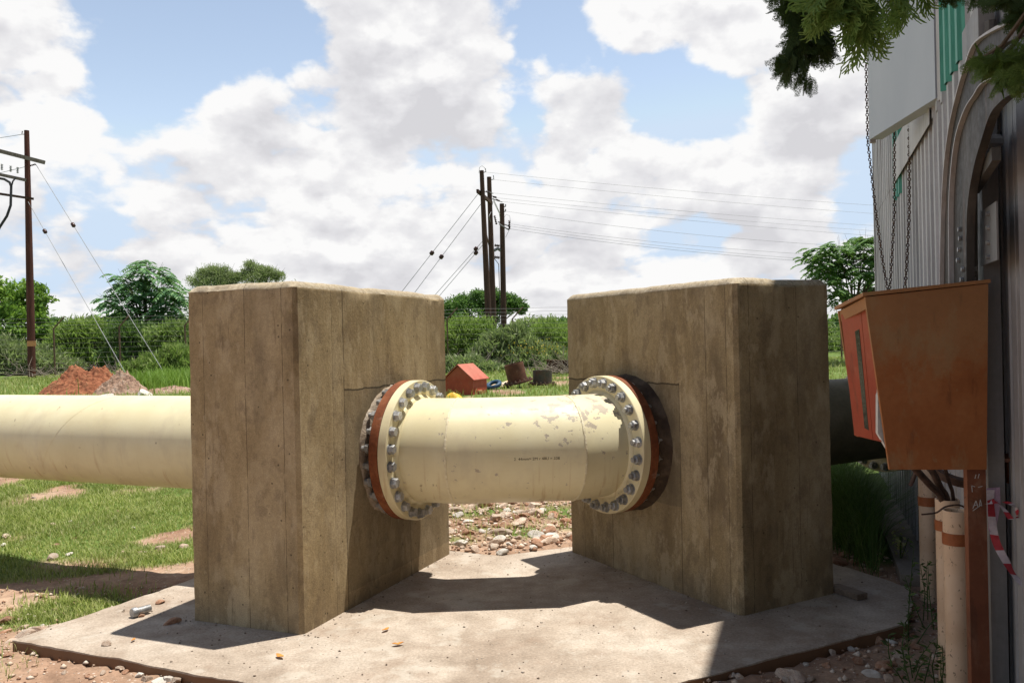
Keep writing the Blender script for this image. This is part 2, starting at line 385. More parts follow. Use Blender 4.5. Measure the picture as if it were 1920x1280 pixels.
# ------------------------------------------------------------------ concrete
def concrete(name, seams_x, seams_y, patch=None, tone=1.0, streak=1.0, H=2.0):
    m, nt, b = new_mat(name); v = coords(nt); s = sep(nt, v)
    big = noise(nt, coords(nt, (1.4,1.4,.45)), 1.7, 6, .6, .6)
    vert = noise(nt, coords(nt, (2.6,2.6,.8)), 2.6, 8, .66, .4)
    fine = noise(nt, v, 46, 6, .7)
    blot = noise(nt, v, 3.3, 3, .5)
    cs = [tuple(tone*k for k in c) for c in ((.225,.162,.083), (.37,.282,.155), (.50,.402,.25))]
    c = ramp(nt, big, [(.30, cs[0]), (.50, cs[1]), (.72, cs[2])])
    c = mix(nt, min(1,.22*streak), c, ramp(nt, vert, [(.32, (.27,.24,.20)), (.5, (.5,.5,.5)), (.68, (.74,.76,.77))]), 'OVERLAY')
    c = mix(nt, .30, c, ramp(nt, fine, [(.32, (.28,.28,.28)), (.68, (.75,.75,.75))]), 'OVERLAY')
    sp = ramp(nt, blot, [(.69, 0), (.75, 1)]); c = mix(nt, math_(nt, 'MULTIPLY', sp, .4), c, (.075,.055,.035))
    # dark staining near the top, darker towards the foot, broken up by noise
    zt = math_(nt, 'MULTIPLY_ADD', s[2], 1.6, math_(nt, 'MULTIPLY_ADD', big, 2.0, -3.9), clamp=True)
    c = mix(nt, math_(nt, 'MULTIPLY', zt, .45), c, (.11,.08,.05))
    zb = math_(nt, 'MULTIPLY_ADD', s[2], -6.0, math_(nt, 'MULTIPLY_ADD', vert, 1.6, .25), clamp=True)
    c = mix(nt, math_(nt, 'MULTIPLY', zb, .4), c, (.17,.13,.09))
    c0_ = nd(nt, 'ShaderNodeTexNoise'); lk(nt, coords(nt, (1,1,.8)), c0_.inputs['Vector']); c0_.inputs['Scale'].default_value = 5.5; c0_.inputs['Detail'].default_value = 5
    c = mix(nt, ramp(nt, c0_.outputs['Fac'], [(.56, 0), (.72, .55)]), c, (.50,.405,.255))
    dk_ = noise(nt, coords(nt, (1.6,1.6,.35), off=(3,1,2)), 2.4, 5, .6); c = mix(nt, ramp(nt, dk_, [(.54, 0), (.70, .55)]), c, (.105,.078,.05))
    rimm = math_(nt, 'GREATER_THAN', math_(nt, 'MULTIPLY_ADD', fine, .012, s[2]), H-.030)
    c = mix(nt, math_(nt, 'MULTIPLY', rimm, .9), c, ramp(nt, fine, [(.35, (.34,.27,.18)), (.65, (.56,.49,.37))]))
    cr = nd(nt, 'ShaderNodeTexNoise'); lk(nt, coords(nt, (1.15,1.15,.8), off=(7,2,5)), cr.inputs['Vector']); cr.inputs['Scale'].default_value = 7; cr.inputs['Detail'].default_value = 9; cr.inputs['Roughness'].default_value = .68
    c = mix(nt, ramp(nt, cr.outputs['Fac'], [(.53, 0), (.58, .30), (.70, .55)]), c, (.15,.11,.07))
    c = mix(nt, ramp(nt, noise(nt, coords(nt, (1,1,.45), off=(1,9,3)), 8, 8, .68), [(.53, 0), (.60, .42)]), c, (.54,.44,.28))
    scr = nd(nt, 'ShaderNodeTexNoise'); lk(nt, coords(nt, (5,5,.35), off=(2,2,8)), scr.inputs['Vector']); scr.inputs['Scale'].default_value = 9; scr.inputs['Detail'].default_value = 4
    c = mix(nt, ramp(nt, scr.outputs['Fac'], [(.66, 0), (.70, .35)]), c, (.12,.085,.05))
    grain = noise(nt, v, 150, 3, .7); c = mix(nt, .45, c, ramp(nt, grain, [(.35, (.3,.3,.3)), (.65, (.7,.7,.7))]), 'OVERLAY')
    line = None
    for ax, lst in ((0, seams_x), (1, seams_y)):
        for (p, w, zlo, zhi) in lst:
            d = math_(nt, 'ABSOLUTE', math_(nt, 'SUBTRACT', math_(nt, 'MULTIPLY_ADD', noise(nt, coords(nt, (1,1,.6)), 4, 2), .006, s[ax]), p+.003))
            e = math_(nt, 'LESS_THAN', d, w*1.0)
            e = math_(nt, 'MULTIPLY', e, math_(nt, 'MULTIPLY', math_(nt, 'GREATER_THAN', s[2], zlo), math_(nt, 'LESS_THAN', s[2], zhi)))
            line = e if line is None else math_(nt, 'MAXIMUM', line, e)
            t = math_(nt, 'GREATER_THAN', s[ax], p)           # each board of the formwork has its own tone
            c = mix(nt, math_(nt, 'MULTIPLY', t, .06), c, ((.16,.11,.06) if random.random() < .5 else (.40,.33,.23)))
    if line is not None:
        brk = ramp(nt, noise(nt, v, 14, 3), [(.36, .15), (.5, 1)])
        c = mix(nt, math_(nt, 'MULTIPLY', math_(nt, 'MULTIPLY', line, brk), .75), c, (.06,.042,.025))
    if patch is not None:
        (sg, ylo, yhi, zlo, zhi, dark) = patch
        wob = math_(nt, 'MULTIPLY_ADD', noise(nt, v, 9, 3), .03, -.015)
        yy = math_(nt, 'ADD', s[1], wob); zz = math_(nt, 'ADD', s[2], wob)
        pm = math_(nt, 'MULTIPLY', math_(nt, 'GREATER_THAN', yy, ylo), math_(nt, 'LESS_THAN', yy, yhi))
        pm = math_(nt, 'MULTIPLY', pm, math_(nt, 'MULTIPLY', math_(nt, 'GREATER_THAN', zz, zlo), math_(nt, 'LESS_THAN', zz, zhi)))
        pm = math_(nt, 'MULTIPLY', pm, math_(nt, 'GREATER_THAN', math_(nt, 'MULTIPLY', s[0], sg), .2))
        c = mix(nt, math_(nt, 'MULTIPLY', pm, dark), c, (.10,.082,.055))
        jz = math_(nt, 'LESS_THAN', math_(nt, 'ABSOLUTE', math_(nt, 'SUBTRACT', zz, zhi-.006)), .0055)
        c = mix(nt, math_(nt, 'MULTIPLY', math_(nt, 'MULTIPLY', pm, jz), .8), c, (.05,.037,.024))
    h = math_(nt, 'ADD', math_(nt, 'MULTIPLY', fine, .5), vert)
    if line is not None: h = math_(nt, 'SUBTRACT', h, math_(nt, 'MULTIPLY', line, 1.2))
    pit = nd(nt, 'ShaderNodeTexVoronoi', feature='F1'); lk(nt, v, pit.inputs['Vector']); pit.inputs['Scale'].default_value = 14
    hole = math_(nt, 'MULTIPLY', math_(nt, 'LESS_THAN', pit.outputs['Distance'], .085), math_(nt, 'GREATER_THAN', sep(nt, pit.outputs['Color'])[0], .55))
    c = mix(nt, math_(nt, 'MULTIPLY', hole, .7), c, (.05,.038,.025))
    setc(nt, b, c, .9, 0, bump(nt, math_(nt, 'SUBTRACT', math_(nt, 'ADD', h, math_(nt, 'MULTIPLY', grain, .3)), math_(nt, 'MULTIPLY', hole, 1.5)), .5, .009), .2)
    return m

def block_mesh(w, l, H, seed):
    rng = np.random.default_rng(seed)
    def rect(hw, hl, ch):
        cs = [(hw-ch,-hl),(hw,-hl+ch),(hw,hl-ch),(hw-ch,hl),(-hw+ch,hl),(-hw,hl-ch),(-hw,-hl+ch),(-hw+ch,-hl)]
        pts = []
        for k in range(8):
            a, b2 = cs[k], cs[(k+1) % 8]; L = math.hypot(b2[0]-a[0], b2[1]-a[1]); n = max(1, int(L/.035))
            for q in range(n): pts.append((a[0]+(b2[0]-a[0])*q/n, a[1]+(b2[1]-a[1])*q/n))
        return pts
    base = rect(w/2, l/2, .022); n = len(base)
    mb = MB(); rings = []
    zs = list(np.linspace(0, H-.05, 40))
    for z in zs:
        r = []
        for (x, y) in base:
            k = (float(vnoise(x*5+seed, y*5, z*4, 3))-.5)*.004
            corner = abs(abs(x)-w/2) < .03 and abs(abs(y)-l/2) < .03
            if corner: k += (float(vnoise(x*9+seed, y*9, z*22, 4))-.5)*.006
            s = 1+k/max(.2, math.hypot(x, y))
            r.append(Vector((x*s, y*s, z)))
        rings.append(r)
    for (ins, dz, j) in ((.0005, H-.034, .0025), (.020, H-.010, .003), (.036, H+.002, .002), (.10, H+.003, .002)):
        r = []
        for (x, y) in base:
            q = (float(vnoise(x*16+seed, y*16, dz*5, 8))-.5)*2*j+(float(vnoise(x*45, y*45, dz*9+seed, 5))-.5)*j*1.2
            chip = .018*max(0, float(vnoise(x*5+seed*3, y*5, 1, 6))-.66)*4
            hx = x*(1-(ins+chip*.5)/(w/2)); hy = y*(1-(ins+chip*.5)/(l/2))
            r.append(Vector((hx, hy, dz+q-chip*(.55 if ins < .05 else 0.1))))
        rings.append(r)
    mb.rings(rings, caps=True)
    return mb

PZ = .918                                             # height of the pipe axis
NL = Vector((-1.219, 4.667, 0)); dL = Vector((.377, .926, 0)).normalized(); nL = Vector((dL.y, -dL.x, 0))
NR = Vector((1.305, 4.819, 0)); dR = Vector((-.492, .870, 0)).normalized(); nR = Vector((-dR.y, -dR.x, 0)); nR = Vector((-dR.y, dR.x, 0)); nR = Vector((-.870, -.492, 0)).normalized()
LW, LL, LH = .795, 1.88, 2.0
RW, RL, RH = .81, 1.80, 1.975
mL = NL+dL*1.05; mR = NR+dR*1.05                        # where the pipe leaves each inner face
def local_on(u, v, N0, d, n):
    a, b = ray(u, v); D2 = Vector((a, 1, b)); t = (N0.dot(n))/(D2.dot(n)); p = D2*t; return (p-N0).dot(d), EYE+p.z
yl = [local_on(u, v, NL, dL, nL)[0]-LL/2 for u, v in ((643,640),(770,990),(700,600))]
zl = local_on(650, 730, NL, dL, nL)[1]
yr = [local_on(u, v, NR, dR, nR)[0]-RL/2 for u, v in ((1275,830),(1330,1000),(1150,1010),(1362,700))]
zr = local_on(1270, 718, NR, dR, nR)[1]
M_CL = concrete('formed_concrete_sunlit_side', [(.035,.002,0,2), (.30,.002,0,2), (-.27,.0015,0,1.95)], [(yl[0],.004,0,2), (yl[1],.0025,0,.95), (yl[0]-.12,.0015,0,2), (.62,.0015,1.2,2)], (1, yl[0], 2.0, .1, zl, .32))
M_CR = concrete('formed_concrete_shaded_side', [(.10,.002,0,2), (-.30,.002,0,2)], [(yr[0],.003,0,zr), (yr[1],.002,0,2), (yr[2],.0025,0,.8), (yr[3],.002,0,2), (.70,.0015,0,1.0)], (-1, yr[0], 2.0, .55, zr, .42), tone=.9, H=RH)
def place_block(name, mb, N0, d, w, l, inner, mat, label):
    o = obj(name, mb, mat, local=True, angle=40)
    ex = Vector((d.y, -d.x, 0))
    c = N0+d*(l/2)+inner*(-w/2)
    o.matrix_world = Matrix(((ex.x, d.x, 0, c.x), (ex.y, d.y, 0, c.y), (0, 0, 1, .0005), (0, 0, 0, 1)))
    return tag(o, label, 'concrete block', 'pair of concrete thrust blocks')
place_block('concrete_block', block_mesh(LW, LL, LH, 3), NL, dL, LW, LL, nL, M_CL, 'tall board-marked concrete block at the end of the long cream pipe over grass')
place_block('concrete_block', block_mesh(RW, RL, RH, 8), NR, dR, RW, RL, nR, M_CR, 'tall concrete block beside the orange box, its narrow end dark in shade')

# slab
def slab_mesh():
    mb = MB(); pts = []
    n = len(SLAB)
    for k in range(n):
        a, b2 = SLAB[k], SLAB[(k+1) % n]; L = math.hypot(b2[0]-a[0], b2[1]-a[1]); m = int(L/.05)
        ex, ey = (b2[1]-a[1])/L, -(b2[0]-a[0])/L
        for q in range(m):
            x = a[0]+(b2[0]-a[0])*q/m; y = a[1]+(b2[1]-a[1])*q/m
            j = (float(fbm(x*3, y*3, 0, 4, 14))-.5)*.05+(float(vnoise(x*25, y*25, 0, 4))-.5)*.012
            pts.append((x+ex*j, y+ey*j))
    top = [Vector((x, y, (float(vnoise(x*9, y*9, 0, 2))-.5)*.008-.004)) for x, y in pts]
    cx, cy = .0, 5.2
    inn = [Vector((x+(cx-x)*.012, y+(cy-y)*.012, 0)) for x, y in pts]
    bot = [Vector((x, y, -.16)) for x, y in pts]
    mb.rings([bot, top, inn], caps=True); return mb
def slab_mat():
    m, nt, b = new_mat('slab_concrete'); v = coords(nt)
    n1 = noise(nt, v, 1.3, 6, .6, .3); n2 = noise(nt, v, 6, 6, .65); n3 = noise(nt, v, 70, 5, .7)
    c = ramp(nt, n1, [(.3, (.275,.22,.17)), (.5, (.365,.305,.245)), (.7, (.46,.405,.34))])
    c = mix(nt, .45, c, ramp(nt, n2, [(.3, (.3,.27,.24)), (.7, (.72,.72,.72))]), 'OVERLAY')
    c = mix(nt, .5, c, ramp(nt, n3, [(.3, (.25,.25,.25)), (.7, (.8,.8,.8))]), 'OVERLAY')
    cv_ = nd(nt, 'ShaderNodeTexVoronoi', feature='DISTANCE_TO_EDGE'); vw = nd(nt, 'ShaderNodeVectorMath', operation='ADD'); nw = nd(nt, 'ShaderNodeTexNoise'); nw.inputs['Scale'].default_value = 3; nw.inputs['Detail'].default_value = 5; lk(nt, v, nw.inputs['Vector']); lk(nt, v, vw.inputs[0]); lk(nt, nw.outputs['Color'], vw.inputs[1]); lk(nt, vw.outputs[0], cv_.inputs['Vector']); cv_.inputs['Scale'].default_value = .55
    crk = math_(nt, 'MULTIPLY', math_(nt, 'LESS_THAN', cv_.outputs['Distance'], .0035), ramp(nt, n1, [(.45, 0), (.55, .8)]))
    c = mix(nt, math_(nt, 'MULTIPLY', crk, .0), c, (.09,.065,.045))
    c = mix(nt, ramp(nt, noise(nt, coords(nt, off=(4,4,0)), 3.4, 8, .66), [(.55, 0), (.62, .45)]), c, (.50,.455,.385))
    dirt = ramp(nt, noise(nt, v, 2.4, 8, .66), [(.53, 0), (.62, 1)])
    c = mix(nt, math_(nt, 'MULTIPLY', dirt, .28), c, (.23,.15,.10))
    vo = nd(nt, 'ShaderNodeTexVoronoi', feature='F1'); lk(nt, v, vo.inputs['Vector']); vo.inputs['Scale'].default_value = 30
    gr = math_(nt, 'MULTIPLY', math_(nt, 'LESS_THAN', vo.outputs['Distance'], .14), math_(nt, 'GREATER_THAN', sep(nt, vo.outputs['Color'])[0], .72))
    c = mix(nt, math_(nt, 'MULTIPLY', gr, .7), c, ramp(nt, sep(nt, vo.outputs['Color'])[1], [(0, (.12,.085,.06)), (1, (.6,.54,.47))]))
    s = sep(nt, v); edge = math_(nt, 'LESS_THAN', s[2], -.012)
    c = mix(nt, edge, c, (.20,.115,.065))
    h = math_(nt, 'ADD', math_(nt, 'MULTIPLY', n3, .5), n2)
    setc(nt, b, c, .92, 0, bump(nt, h, .3, .008), .2); return m
slab = obj('concrete_slab', slab_mesh(), slab_mat(), angle=40); tag(slab, kind='structure')

# ------------------------------------------------------------------ pipe materials
def cream_mat(name, chips=False, long=False):
    m, nt, b = new_mat(name); v = coords(nt); s = sep(nt, v)
    n1 = noise(nt, v, 2.2, 5, .6); n2 = noise(nt, v, 30, 5, .7); n3 = noise(nt, coords(nt, (1,1,3)), 5, 4, .6)
    c = ramp(nt, n1, [(.3, (.67,.585,.355)), (.6, (.74,.665,.43)), (.8, (.765,.70,.48))])
    c = mix(nt, ramp(nt, n3, [(.58, 0), (.78, .22)]), c, (.55,.40,.22))
    sc = nd(nt, 'ShaderNodeTexNoise'); lk(nt, coords(nt, (1.0,.5,.55)), sc.inputs['Vector']); sc.inputs['Scale'].default_value = 26; sc.inputs['Detail'].default_value = 4
    c = mix(nt, ramp(nt, sc.outputs['Fac'], [(.715, 0), (.74, .7)]), c, (.30,.23,.14))
    if chips:
        # flaked paint, mostly on the upper right of the spool
        f = noise(nt, coords(nt, (1,1,1.25)), 15, 7, .62, .25)
        reg = math_(nt, 'MULTIPLY', math_(nt, 'MULTIPLY_ADD', s[0], 3.4, -.15, clamp=True), math_(nt, 'MULTIPLY_ADD', s[2], 3.4, -.05, clamp=True))
        far = math_(nt, 'MULTIPLY', math_(nt, 'MULTIPLY_ADD', s[0], 5.0, 1.0, clamp=True), math_(nt, 'MULTIPLY_ADD', s[2], 4.0, .1, clamp=True))
        th = math_(nt, 'ADD', f, math_(nt, 'ADD', math_(nt, 'MULTIPLY', reg, .085), math_(nt, 'MULTIPLY', far, .045)))
        ch = ramp(nt, th, [(.655, 0), (.660, 1)])
        c = mix(nt, math_(nt, 'MULTIPLY', ch, .92), c, (.40,.34,.27))
        bh = math_(nt, 'SUBTRACT', math_(nt, 'MULTIPLY', n2, .12), ch)
    else:
        f = noise(nt, v, 13, 7, .62)
        ch = ramp(nt, f, [(.735, 0), (.742, 1)]); c = mix(nt, math_(nt, 'MULTIPLY', ch, .5), c, (.42,.33,.22))
        bh = math_(nt, 'SUBTRACT', math_(nt, 'MULTIPLY', n2, .12), math_(nt, 'MULTIPLY', ch, .4))
    dst = noise(nt, coords(nt, (1,1,.5), off=(5,1,1)), 4, 8, .68); c = mix(nt, ramp(nt, dst, [(.50, 0), (.66, .40)]), c, (.52,.44,.30))
    drp = nd(nt, 'ShaderNodeTexNoise'); lk(nt, coords(nt, (9,1,.5)), drp.inputs['Vector']); drp.inputs['Scale'].default_value = 4; drp.inputs['Detail'].default_value = 4
    c = mix(nt, math_(nt, 'MULTIPLY', ramp(nt, drp.outputs['Fac'], [(.60, 0), (.70, .5)]), math_(nt, 'MULTIPLY_ADD', s[2], -3.0, .2, clamp=True)), c, (.45,.29,.13))
    und = math_(nt, 'MULTIPLY_ADD', s[2], -3.5, -.55, clamp=True)                 # mottled ochre tint, stronger towards the underside
    c = mix(nt, math_(nt, 'MULTIPLY', und, math_(nt, 'MULTIPLY', n1, .5)), c, (.50,.34,.14))
    rf = ramp(nt, dst, [(.4, .36), (.65, .62)])
    setc(nt, b, c, rf, 0, bump(nt, bh, .3, .004), .4); return m
M_CREAM = cream_mat('cream_paint', True); M_CREAM2 = cream_mat('cream_paint_long_run'); M_CREAMF = cream_mat('cream_flange_paint')
def rust_mat(name, cols, worn=(.42,.36,.30), amt=.25):
    m, nt, b = new_mat(name); v = coords(nt)
    n1 = noise(nt, v, 5, 6, .65, .3); n2 = noise(nt, v, 45, 5, .7)
    c = ramp(nt, n1, [(.28, cols[0]), (.5, cols[1]), (.72, cols[2])])
    c = mix(nt, .4, c, ramp(nt, n2, [(.3, (.22,.22,.22)), (.7, (.8,.8,.8))]), 'OVERLAY')
    c = mix(nt, ramp(nt, noise(nt, v, 9, 5, .6), [(.62, 0), (.70, amt)]), c, worn)
    setc(nt, b, c, .75, 0, bump(nt, n2, .35, .006), .25); return m
M_RUST = rust_mat('rusted_flange_steel', ((.10,.028,.013), (.20,.062,.024), (.30,.125,.055)))
M_RUSTD = rust_mat('dark_rust', ((.035,.018,.012), (.075,.032,.02), (.13,.055,.03)), (.16,.12,.09), .4)
M_GROUT = mottled('rough_grout', [(.20,.15,.10),(.34,.27,.20),(.48,.41,.33)], 9, .95, bstr=.8, bscale=35, bdist=.02)
M_GROUTD = mottled('bitumen_stained_grout', [(.035,.022,.015),(.075,.05,.032),(.15,.11,.075)], 7, .8, bstr=.6, bscale=30)
M_BOLT = mottled('galvanised_bolt', [(.22,.22,.22),(.36,.36,.36),(.50,.50,.49)], 30, .42, bstr=.15, bscale=90, metal=.55, rnd=.5)
M_BLACK = mottled('black_pipe_coating', [(.010,.010,.010),(.022,.021,.02),(.05,.047,.042)], 5, .45, bstr=.25, bscale=20)
M_OLIVE = mottled('dull_olive_paint', [(.12,.105,.065),(.17,.15,.09),(.23,.20,.13)], 4, .6)
M_SEAM = mottled('cream_weld_bead', [(.62,.53,.34),(.76,.68,.47)], 30, .5, bstr=.6, bscale=60)

R_P = .345; R_F = .465; R_B = .42; NB = 24
def pipe_sweep(mb, pts, r, n=96, caps=False, ends=None):
    pts = [Vector(p) for p in pts]; rings = []
    for i, p in enumerate(pts):
        d1 = (pts[i]-pts[i-1]).normalized() if i > 0 else (pts[1]-pts[0]).normalized()
        d2 = (pts[i+1]-pts[i]).normalized() if i < len(pts)-1 else d1
        nb = (d1+d2).normalized(); side = d1.cross(Vector((0,0,1))).normalized(); up = side.cross(d1)
        ring = []
        for k in range(n):
            a = 2*math.pi*k/n; o = r*(math.cos(a)*side+math.sin(a)*up)
            t = -(o.dot(nb))/(d1.dot(nb)); ring.append(p+o+d1*t)
        rings.append(ring)
    mb.rings(rings, caps=caps); return rings
def hex_prism(mb, z0, z1, r, ch=.004):
    def ring(z, rr): return [Vector((rr*math.cos(math.pi/3*k), rr*math.sin(math.pi/3*k), z)) for k in range(6)]
    if z1 > z0: mb.rings([ring(z0, r), ring(z1-ch, r), ring(z1, r*.86)], caps=True)
    else: mb.rings([ring(z0, r), ring(z1+ch, r), ring(z1, r*.86)], caps=True)
def cyl_z(mb, z0, z1, r, n=12):
    mb.rings([[Vector((r*math.cos(2*math.pi*k/n), r*math.sin(2*math.pi*k/n), z)) for k in range(n)] for z in (z0, z1)], caps=True)
def bolt_mesh(name, T, stub):
    """local z = flange axis, z=0 on the outer face; the shank runs back through T metres of flange"""
    mb = MB()
    cyl_z(mb, 0, .004, .036, 20); hex_prism(mb, .0042, .034, .031)
    if stub: cyl_z(mb, .034, .050, .018)
    cyl_z(mb, -T, -.0005, .018)
    cyl_z(mb, -T-.004, -T, .036, 20); hex_prism(mb, -T-.0042, -T-.034, .031); cyl_z(mb, -T-.056, -T-.034, .018)
    o = obj('bolt', mb, M_BOLT, local=True, angle=30); return o
def bolt_ring(flange, o, ax, T, stub, nb=NB, rb=R_B, phase=.5, proto=None):
    o = Vector(o); ax = Vector(ax).normalized()
    up = Vector((0,0,1)); x = ax.cross(up).normalized(); y = x.cross(ax)
    base = wloc(flange); q0 = ax.to_track_quat('Z', 'Y'); first = None
    for k in range(nb):
        a = 2*math.pi*(k+phase)/nb
        c = bolt_mesh('bolt', T, stub) if first is None else first.copy()
        if first is None: first = c
        else: COL.objects.link(c)
        c.parent = flange; c.location = o+rb*(math.cos(a)*x+math.sin(a)*y)-base
        c.scale = (random.uniform(.95,1.05),)*2+(random.uniform(.93,1.12),); c.rotation_mode = 'QUATERNION'; c.rotation_quaternion = q0 @ Quaternion((0,0,1), random.uniform(0, 6.28))

# middle spool
Lm = Vector((mL.x, mL.y, PZ)); Rm = Vector((mR.x, mR.y, PZ))
TF = .062; S0 = .088                                   # flange thickness, gap between block and rusty flange
B1 = Lm+nL*.49; C1 = Rm+nR*.50
A1 = Lm+nL*(S0+TF+.003); SR_ = .105; D1 = Rm+nR*(SR_+TF+.003)
spool = thing('pipe_spool', 'short fat cream pipe with chipped paint, bolted by flanges between the two concrete blocks', 'pipe', (0, B1.y, PZ))
mb = MB(); pipe_sweep(mb, [A1, A1*.35+B1*.65, B1, B1*.5+C1*.5, C1, D1*.35+C1*.65, D1], R_P); obj('pipe', mb, M_CREAM, spool, angle=12)
for pt, da, db in ((B1, nL, (C1-B1).normalized()), (C1, (C1-B1).normalized(), -nR)):
    side = da.cross(Vector((0,0,1))).normalized(); up = Vector((0,0,1)); nb = (da+db).normalized(); mb = MB(); ring = []
    for k in range(120):
        a = 2*math.pi*k/120; o = R_P*(math.cos(a)*side+math.sin(a)*up); t = -(o.dot(nb))/(da.dot(nb)); c0 = pt+o+da*t
        e = o.normalized(); rr = .0055*random.uniform(.75, 1.2)
        ring.append([c0+rr*(math.cos(b2)*e*.8+math.sin(b2)*nb*1.5) for b2 in np.linspace(0, 2*math.pi, 7)[:-1]])
    mb.rings(ring, caps=False, closed=True); obj('weld_seam', mb, M_SEAM, spool, angle=60)
def flange(parent, o, ax, mat, ri=R_P-.002, ro=R_F, t=TF, n=96):
    mb = MB(); mb.lathe(o, ax, [(0, ri), (0, ro-.004), (.004, ro), (t-.004, ro), (t, ro-.004), (t, ri)], n, closed=True)
    return obj('flange', mb, mat, parent, angle=30)
def hub(parent, o, ax, mat):
    mb = MB(); mb.lathe(o, ax, [(0, R_P-.001), (0, R_P+.022), (.006, R_P+.018), (.022, R_P+.004), (.022, R_P-.001)], 96, closed=True); return obj('fillet_weld', mb, mat, parent, angle=60)
fl = flange(spool, A1, nL, M_CREAMF); bolt_ring(fl, A1+nL*TF, nL, 2*TF+.003, False); hub(spool, A1+nL*(TF+.001), nL, M_CREAMF)
fr = flange(spool, D1, nR, M_CREAMF); bolt_ring(fr, D1+nR*TF, nR, 2*TF+.003, True); hub(spool, D1+nR*(TF+.001), nR, M_CREAMF)

# writing stencilled on the spool
def lettering():
    cu = bpy.data.curves.new('lettering', 'FONT'); cu.body = '2  44mm> 2M r 48U = 338'; cu.size = .024; cu.align_x = 'CENTER'
    o = bpy.data.objects.new('lettering', cu); COL.objects.link(o)
    dg = bpy.context.evaluated_depsgraph_get(); me = bpy.data.meshes.new_from_object(o.evaluated_get(dg))
    bpy.data.objects.remove(o)
    mb = MB(); ax = (C1-B1).normalized(); side = Vector((ax.y, -ax.x, 0))         # towards the viewer
    a, b = ray(1003, 867); ctr = B1+ax*((a*5.02-B1.x)/ax.x)
    h0 = EYE+b*5.02-PZ; th0 = math.asin(h0/R_P)
    wd = max(abs(v.co.x) for v in me.vertices)*2; k = .285/wd
    vs = []
    for v in me.vertices:
        th = th0+v.co.y/R_P; rr = R_P+.0008
        vs.append(ctr+ax*(v.co.x*k)+side*(rr*math.cos(th))+Vector((0,0,rr*math.sin(th))))
    mb.add(vs, [tuple(p.vertices) for p in me.polygons])
    m = mottled('black_stencil_ink', [(.06,.045,.03),(.13,.10,.06)], 60, .8)
    obj('lettering', mb, m, spool, angle=None)
lettering()

# left pipeline: cream run, embedded through the block, with the rusty flange
def run(name, label, m0, n, mat, outer, collar_mat):
    t = thing(name, label, 'pipe', (m0.x, m0.y, PZ)); return t
left = thing('steel_pipe', 'long cream pipe running out of the picture over the grass, passing through the sunlit block', 'pipe', (mL.x-nL.x*2, mL.y-nL.y*2, PZ), 'pipe runs through the blocks')
a0 = Lm-nL*(LW-.0); mb = MB()
pipe_sweep(mb, [a0+nL*.05, a0-nL*1.6, a0-nL*3.3, a0-nL*14], R_P+.005); obj('pipe', mb, M_CREAM2, left, angle=12)
mb = MB(); pipe_sweep(mb, [Lm-nL*.05, Lm+nL*(S0+.02)], R_P-.03); obj('pipe_stub', mb, M_RUST, left, angle=12)
def helix():
    mb = MB(); ring = []; side = Vector((0,0,1)).cross(nL).normalized()
    for k in range(260):
        s = k/259; a = s*2*math.pi*3; c = a0-nL*(.2+s*5.1)
        e = math.cos(a+2.6)*side+math.sin(a+2.6)*Vector((0,0,1)); p = c+e*(R_P+.0052)
        ring.append([p+.0026*(math.cos(b2)*e*.7+math.sin(b2)*nL*1.6) for b2 in (0, 1.26, 2.5, 3.77, 5.03)])
    mb.rings(ring, caps=True); obj('spiral_weld', mb, M_CREAM2, left, angle=70)
helix()
f2 = flange(left, Lm+nL*S0, nL, M_RUST); 
def collar(parent, m0, n, mat, prof, amp):
    mb = MB(); m0 = Vector(m0); side = n.cross(Vector((0,0,1))).normalized(); rings = []
    for (t, r) in prof:
        ring = []
        for k in range(140):
            a = 2*math.pi*k/140; ca, sa = math.cos(a), math.sin(a)
            q = (float(fbm(ca*4+5, sa*4, t*9, 4, 5))-.5)*2*amp+(float(vnoise(ca*22, sa*22, t*40, 3))-.5)*amp*.5
            if r < .33: q = 0
            ring.append(m0+n*(t+q*.35*(t > .001))+(r+q)*(ca*side+sa*Vector((0,0,1))))
        rings.append(ring)
    mb.rings(rings, closed=True); return obj('grout_collar', mb, mat, parent, angle=50)
collar(left, Lm, nL, M_GROUT, [(-.02,.43),(.0,.43),(.018,.415),(.026,.36),(.026,.30),(-.02,.30)], .022)

right = thing('steel_pipe', 'black coated pipe behind the orange box, ending in a cream flange by metal wall', 'pipe', (mR.x-nR.x*1.5, mR.y-nR.y*1.5, PZ), 'pipe runs through the blocks')
b0 = Rm-nR*RW; mb = MB(); pipe_sweep(mb, [b0+nR*.05, b0-nR*.78], R_P+.012); obj('pipe', mb, M_BLACK, right, angle=12)
mb = MB(); pipe_sweep(mb, [b0-nR*.78, b0-nR*1.86], R_P); obj('pipe_end', mb, M_OLIVE, right, angle=12)
mb = MB(); mb.lathe(b0-nR*.775, -nR, [(0, R_P+.005), (0, R_P+.022), (.03, R_P+.016), (.03, R_P-.005)], 90, jit=.012); obj('coating_edge', mb, M_OLIVE, right, angle=50)
mb = MB(); pipe_sweep(mb, [Rm-nR*.05, Rm+nR*(SR_+.02)], R_P-.03); obj('pipe_stub', mb, M_RUSTD, right, angle=12)
f3 = flange(right, Rm+nR*SR_, nR, M_RUST)
collar(right, Rm, nR, M_GROUTD, [(-.02,.47),(.0,.468),(.03,.452),(.07,.446),(.100,.442),(.101,.36),(.101,.30),(-.02,.30)], .009)
FW = b0-nR*1.86
f4 = flange(right, FW, -nR, M_CREAMF); bolt_ring(f4, FW, nR, TF*2, True)
f5 = flange(right, FW-nR*(TF+.002), -nR, M_OLIVE)
